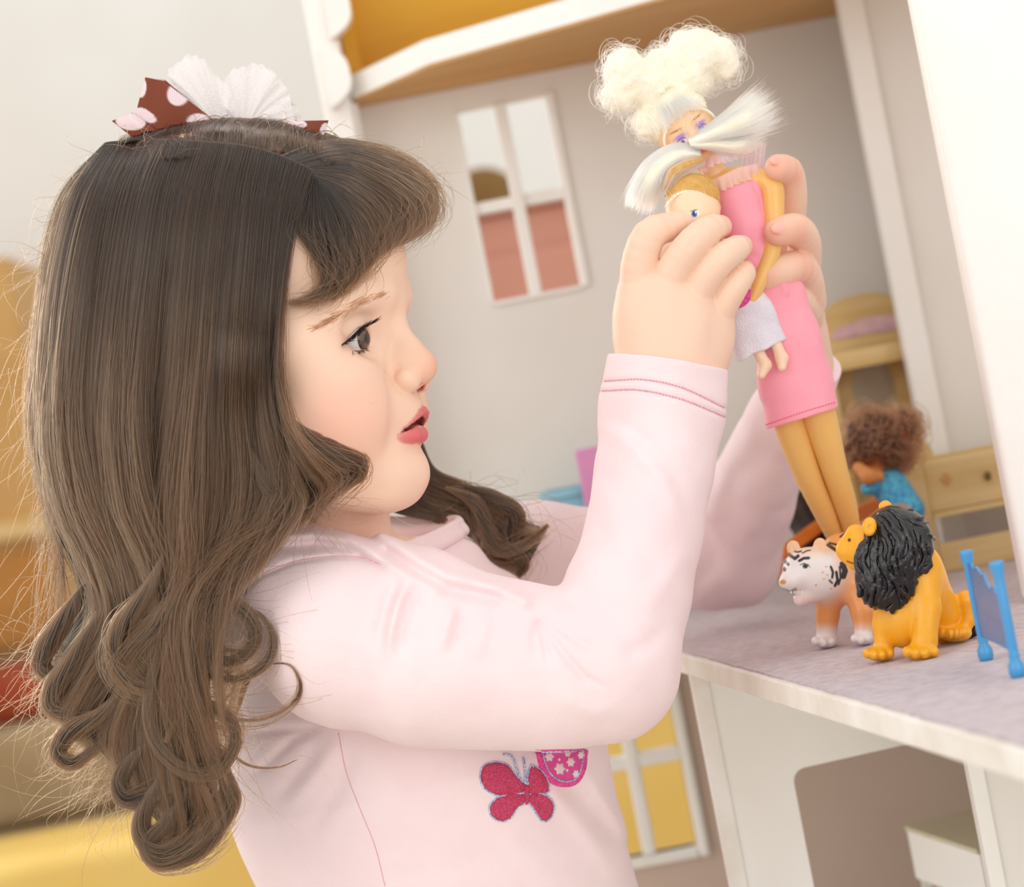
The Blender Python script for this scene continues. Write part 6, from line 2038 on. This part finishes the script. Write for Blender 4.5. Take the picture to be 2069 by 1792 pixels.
def bundle(g, rad, n, m_, parent, r=0.5, name='hair_strands', fray=0.12, flat=0.6, core=None, lift=0):
    k = 30
    P = crspline(np.array([list(p) for p in g], float), k)
    C = Qv(P)
    T_ = np.gradient(C, axis=0); T_ /= np.linalg.norm(T_, axis=1)[:, None]
    N_ = np.cross(T_, (0, 0, 1.0)); N_ /= np.linalg.norm(N_, axis=1)[:, None]
    Bn = np.cross(T_, N_)
    t = np.linspace(0, 1, k)
    R = np.interp(t, np.linspace(0, 1, len(rad)), rad)
    a = RNG.random((n, 1)) * 6.28; q = np.sqrt(RNG.random((n, 1)))
    off1 = q * np.cos(a); off2 = q * np.sin(a) * flat
    L_ = 0.86 + 0.16 * RNG.random((n, 1))
    X_ = C[None] + (off1 * R)[..., None] * N_ + (off2 * R)[..., None] * Bn
    X_ += RNG.normal(0, 1, (n, 1, 3)) * fray * (R * t)[None, :, None]
    tq = np.clip(t[None] * L_ * (k - 1), 0, k - 1.001); j0 = tq.astype(int); fj = (tq - j0)[..., None]; rr = np.arange(n)[:, None]
    X_ = X_[rr, j0] * (1 - fj) + X_[rr, j0 + 1] * fj
    if core is not None:
        mb = MB(); mb.tube(C, list(R * 0.55 * (1 - 0.9 * ss(t, 0.6, 1.0)) + 0.4), 8)
        V_ = np.array(mb.v)
        parent = poly(core[0], toW(V_), [f_ for f_ in mb.f], core[1], parent, True)
    add_curves(name, X_, taper(n, k, r), m_, parent)
bundle([(1392, 288, DW0 + 58), (1440, 270, DW0 + 62), (1500, 244, DW0 + 40), (1560, 210, DW0 + 10)], (9, 24, 40, 50), 900, M['blonde'], doll, 0.5, fray=0.18, core=('swept_tail', M['blonde_core']))
bundle([(1395, 292, DW0 + 58), (1440, 290, DW0 + 60), (1490, 292, DW0 + 40), (1540, 268, DW0 + 10)], (7, 16, 22, 24), 320, M['blonde'], doll, 0.5, fray=0.25, core=('swept_tail', M['blonde_core']))
for a in np.linspace(-0.9, 0.9, 15):
    p0 = dh(56 * math.sin(a), 34 * math.cos(a) + 8, 34 + 14 * math.cos(a)); p1 = dh(30 * math.sin(a), 88, -20)
    t = np.linspace(0, 1, 12)[:, None]
    Pm = p0 * (1 - t) + p1 * t + ff * 22 * np.sin(t * math.pi)
    n_ = 26
    Xs = Pm[None] + RNG.normal(0, 3.2, (n_, 1, 3))
    add_curves('hair_strands', Xs, taper(n_, 12, 0.45), M['blonde'], cap)
# loose hairs across the forehead
n_ = 26; t = np.linspace(0, 1, 14)
A0 = np.array([dh(RNG.normal(0, 22), 62, 30) for _ in range(n_)]); B0 = np.array([dh(RNG.normal(0, 20), -8 + RNG.normal(0, 14), 60) for _ in range(n_)])
Xs = A0[:, None] * (1 - t)[None, :, None] + B0[:, None] * t[None, :, None] + ff * (8 * np.sin(t * math.pi))[None, :, None]
add_curves('hair_strands', Xs, taper(n_, 14, 0.4), M['blonde'], cap)
# hairline band
mb = MB()
P = [dh(59 * math.sin(a), -6 + 48 * math.cos(a), 27 + 10 * math.cos(a)) for a in np.linspace(-1.75, 1.75, 40)]
mb.tube(np.array(P), 2.6, 8)
poly('headband', toW(np.array(mb.v)), mb.f, M['blonde_core'], doll, True)

# ---- the baby doll held in front
BW = -38
baby = empty('baby_doll', tuple(toW(Q(1520, 660, BW - 30))[0]), 'small baby doll with golden hair and a white fleece skirt held against the fashion doll', 'doll')
br = np.array([0.97, -0.22, 0.0]); bu = np.array([-0.22, -0.96, 0.1]); bu /= np.linalg.norm(bu); bf_ = np.array([-0.05, 0.1, 1.0])
br = br - bu * (br @ bu); br /= np.linalg.norm(br); bf_ = np.cross(br, bu); bf_ *= np.sign(bf_[2])
BC = Q(1400, 420, BW)
def bh(a, b, c): return BC + a * br + b * bu + c * bf_
RB = np.array([br, bu, bf_])
BSK = lin(247, 214, 180)
X = SDF()
X.el(bh(0, 6, -6), (54, 56, 50), RB, 8)
X.el(bh(0, -20, 4), (46, 40, 42), RB, 24)
X.el(bh(48, -8, -4), (8, 12, 9), RB, 5)
X.el(bh(50, -8, 2), (4, 7, 5), RB, 3, 's')
X.sp(bh(-14, -26, 44), 7, 8)
def paint_baby(V, C):
    a, b, c = (V - BC) @ br, (V - BC) @ bu, (V - BC) @ bf_
    def sp(x, y, rx, ry, col, s=0.2):
        nonlocal C
        d = np.sqrt(((a - x) / rx) ** 2 + ((b - y) / ry) ** 2)
        h = ((1 - ss(d, 1 - s, 1 + s)) * (c > 8))[:, None]
        C = C * (1 - h) + np.asarray(col) * h
    for x in (-4, -38):
        sp(x, -12, 9, 7.5, lin(248, 246, 248)); sp(x - 1, -12, 6.2, 7, lin(70, 120, 190)); sp(x - 1, -11, 3.2, 4.2, lin(20, 30, 60))
        sp(x + 2, -9, 1.6, 1.6, lin(250, 250, 255)); sp(x, -4.6, 8, 1.1, lin(120, 90, 60), 0.5)
    return C
grow(X, 'head', 2.0, M['doll_face'], baby, BSK, None, paint_baby, 1)
X = SDF()
X.el(bh(4, 16, -12), (57, 54, 53), RB, 6)
X.el(bh(-12, -26, 30), (56, 62, 60), RB, 6, 's')
X.bx(bh(0, -70, 0), (90, 62, 90), RB, 0, 6, 's')
bc, _, _ = grow(X, 'hair', 2.0, M['golden'], baby, (1, 1, 1), lambda V, d: d + (1.1 * np.sin(((V - BC) @ br) * 1.3 + 3 * vnoise(V, 26))).astype(np.float32), None, 0)
mb = MB()
P = [bh(-12 + 57 * math.sin(a), -24 + 60 * math.cos(a), 33 - 12 * abs(math.sin(a)) ** 3) for a in np.linspace(-0.9, 1.35, 44)]
mb.tube(np.array(P), [2.2 + 1.1 * math.sin(i * 2.2) for i in range(44)], 6)
poly('hairline', toW(np.array(mb.v)), mb.f, M['blonde_core'], baby, True)
bundle([(1412, 318, BW - 20), (1368, 316, BW - 4), (1328, 344, BW), (1302, 384, BW), (1288, 424, BW)], (20, 28, 32, 30, 32), 900, M['blonde'], baby, 0.5, fray=0.14, core=('ponytail', M['blonde_core']))
bundle([(1420, 322, BW - 16), (1392, 330, BW + 6), (1358, 350, BW + 14), (1342, 384, BW + 14)], (12, 20, 20, 16), 260, M['blonde'], baby, 0.45, fray=0.2, core=('ponytail', M['golden']))
X = SDF()
X.rc(Q(1416, 480, BW - 30), Q(1490, 600, BW - 40), 36, 34, 10)
grow(X, 'top', 2.6, M['magenta'], baby, (1, 1, 1))
X = SDF(); X.rc(Q(1466, 500, BW - 8), Q(1432, 520, BW), 12, 11, 6); X.sp(Q(1462, 494, BW - 4), 13, 6)
grow(X, 'arm', 2.2, M['doll_face'], baby, BSK)
X = SDF()
tube_chain(X, [Q(1498, 590, BW - 42), Q(1516, 640, BW - 44), Q(1548, 730, BW - 46)], [38, 50, 58], (1, 1, 1.7))
X.bx(Q(1545, 706, BW) + np.array([0.42, 0.907, 0]) * 70, (160, 70, 160), np.array([(0.907, -0.42, 0), (0.42, 0.907, 0), (0, 0, 1)]), 0, 3, 's')
def felt_post(V, d):
    u, v = px_of(V)
    s = u * 0.907 - v * 0.42
    return d + (2.6 * np.sin(s / 8.5) * ss(v, 640, 740) + 2 * vnoise(V, 22)).astype(np.float32)
grow(X, 'skirt', 2.4, M['white_felt'], baby, (1, 1, 1), felt_post, None, 1)
FT = lin(244, 206, 178)
for (a, b, c) in (((1528, 700), (1546, 738), (1538, 758)), ((1566, 690), (1580, 724), (1580, 742))):
    X = SDF()
    X.chain([Q(*a, BW - 36), Q(*b, BW - 30)], [12, 12], 6)
    X.chain([Q(*b, BW - 30), Q(*c, BW - 22)], [14, 9], 6)
    grow(X, 'leg', 2, M['doll_face'], baby, FT)
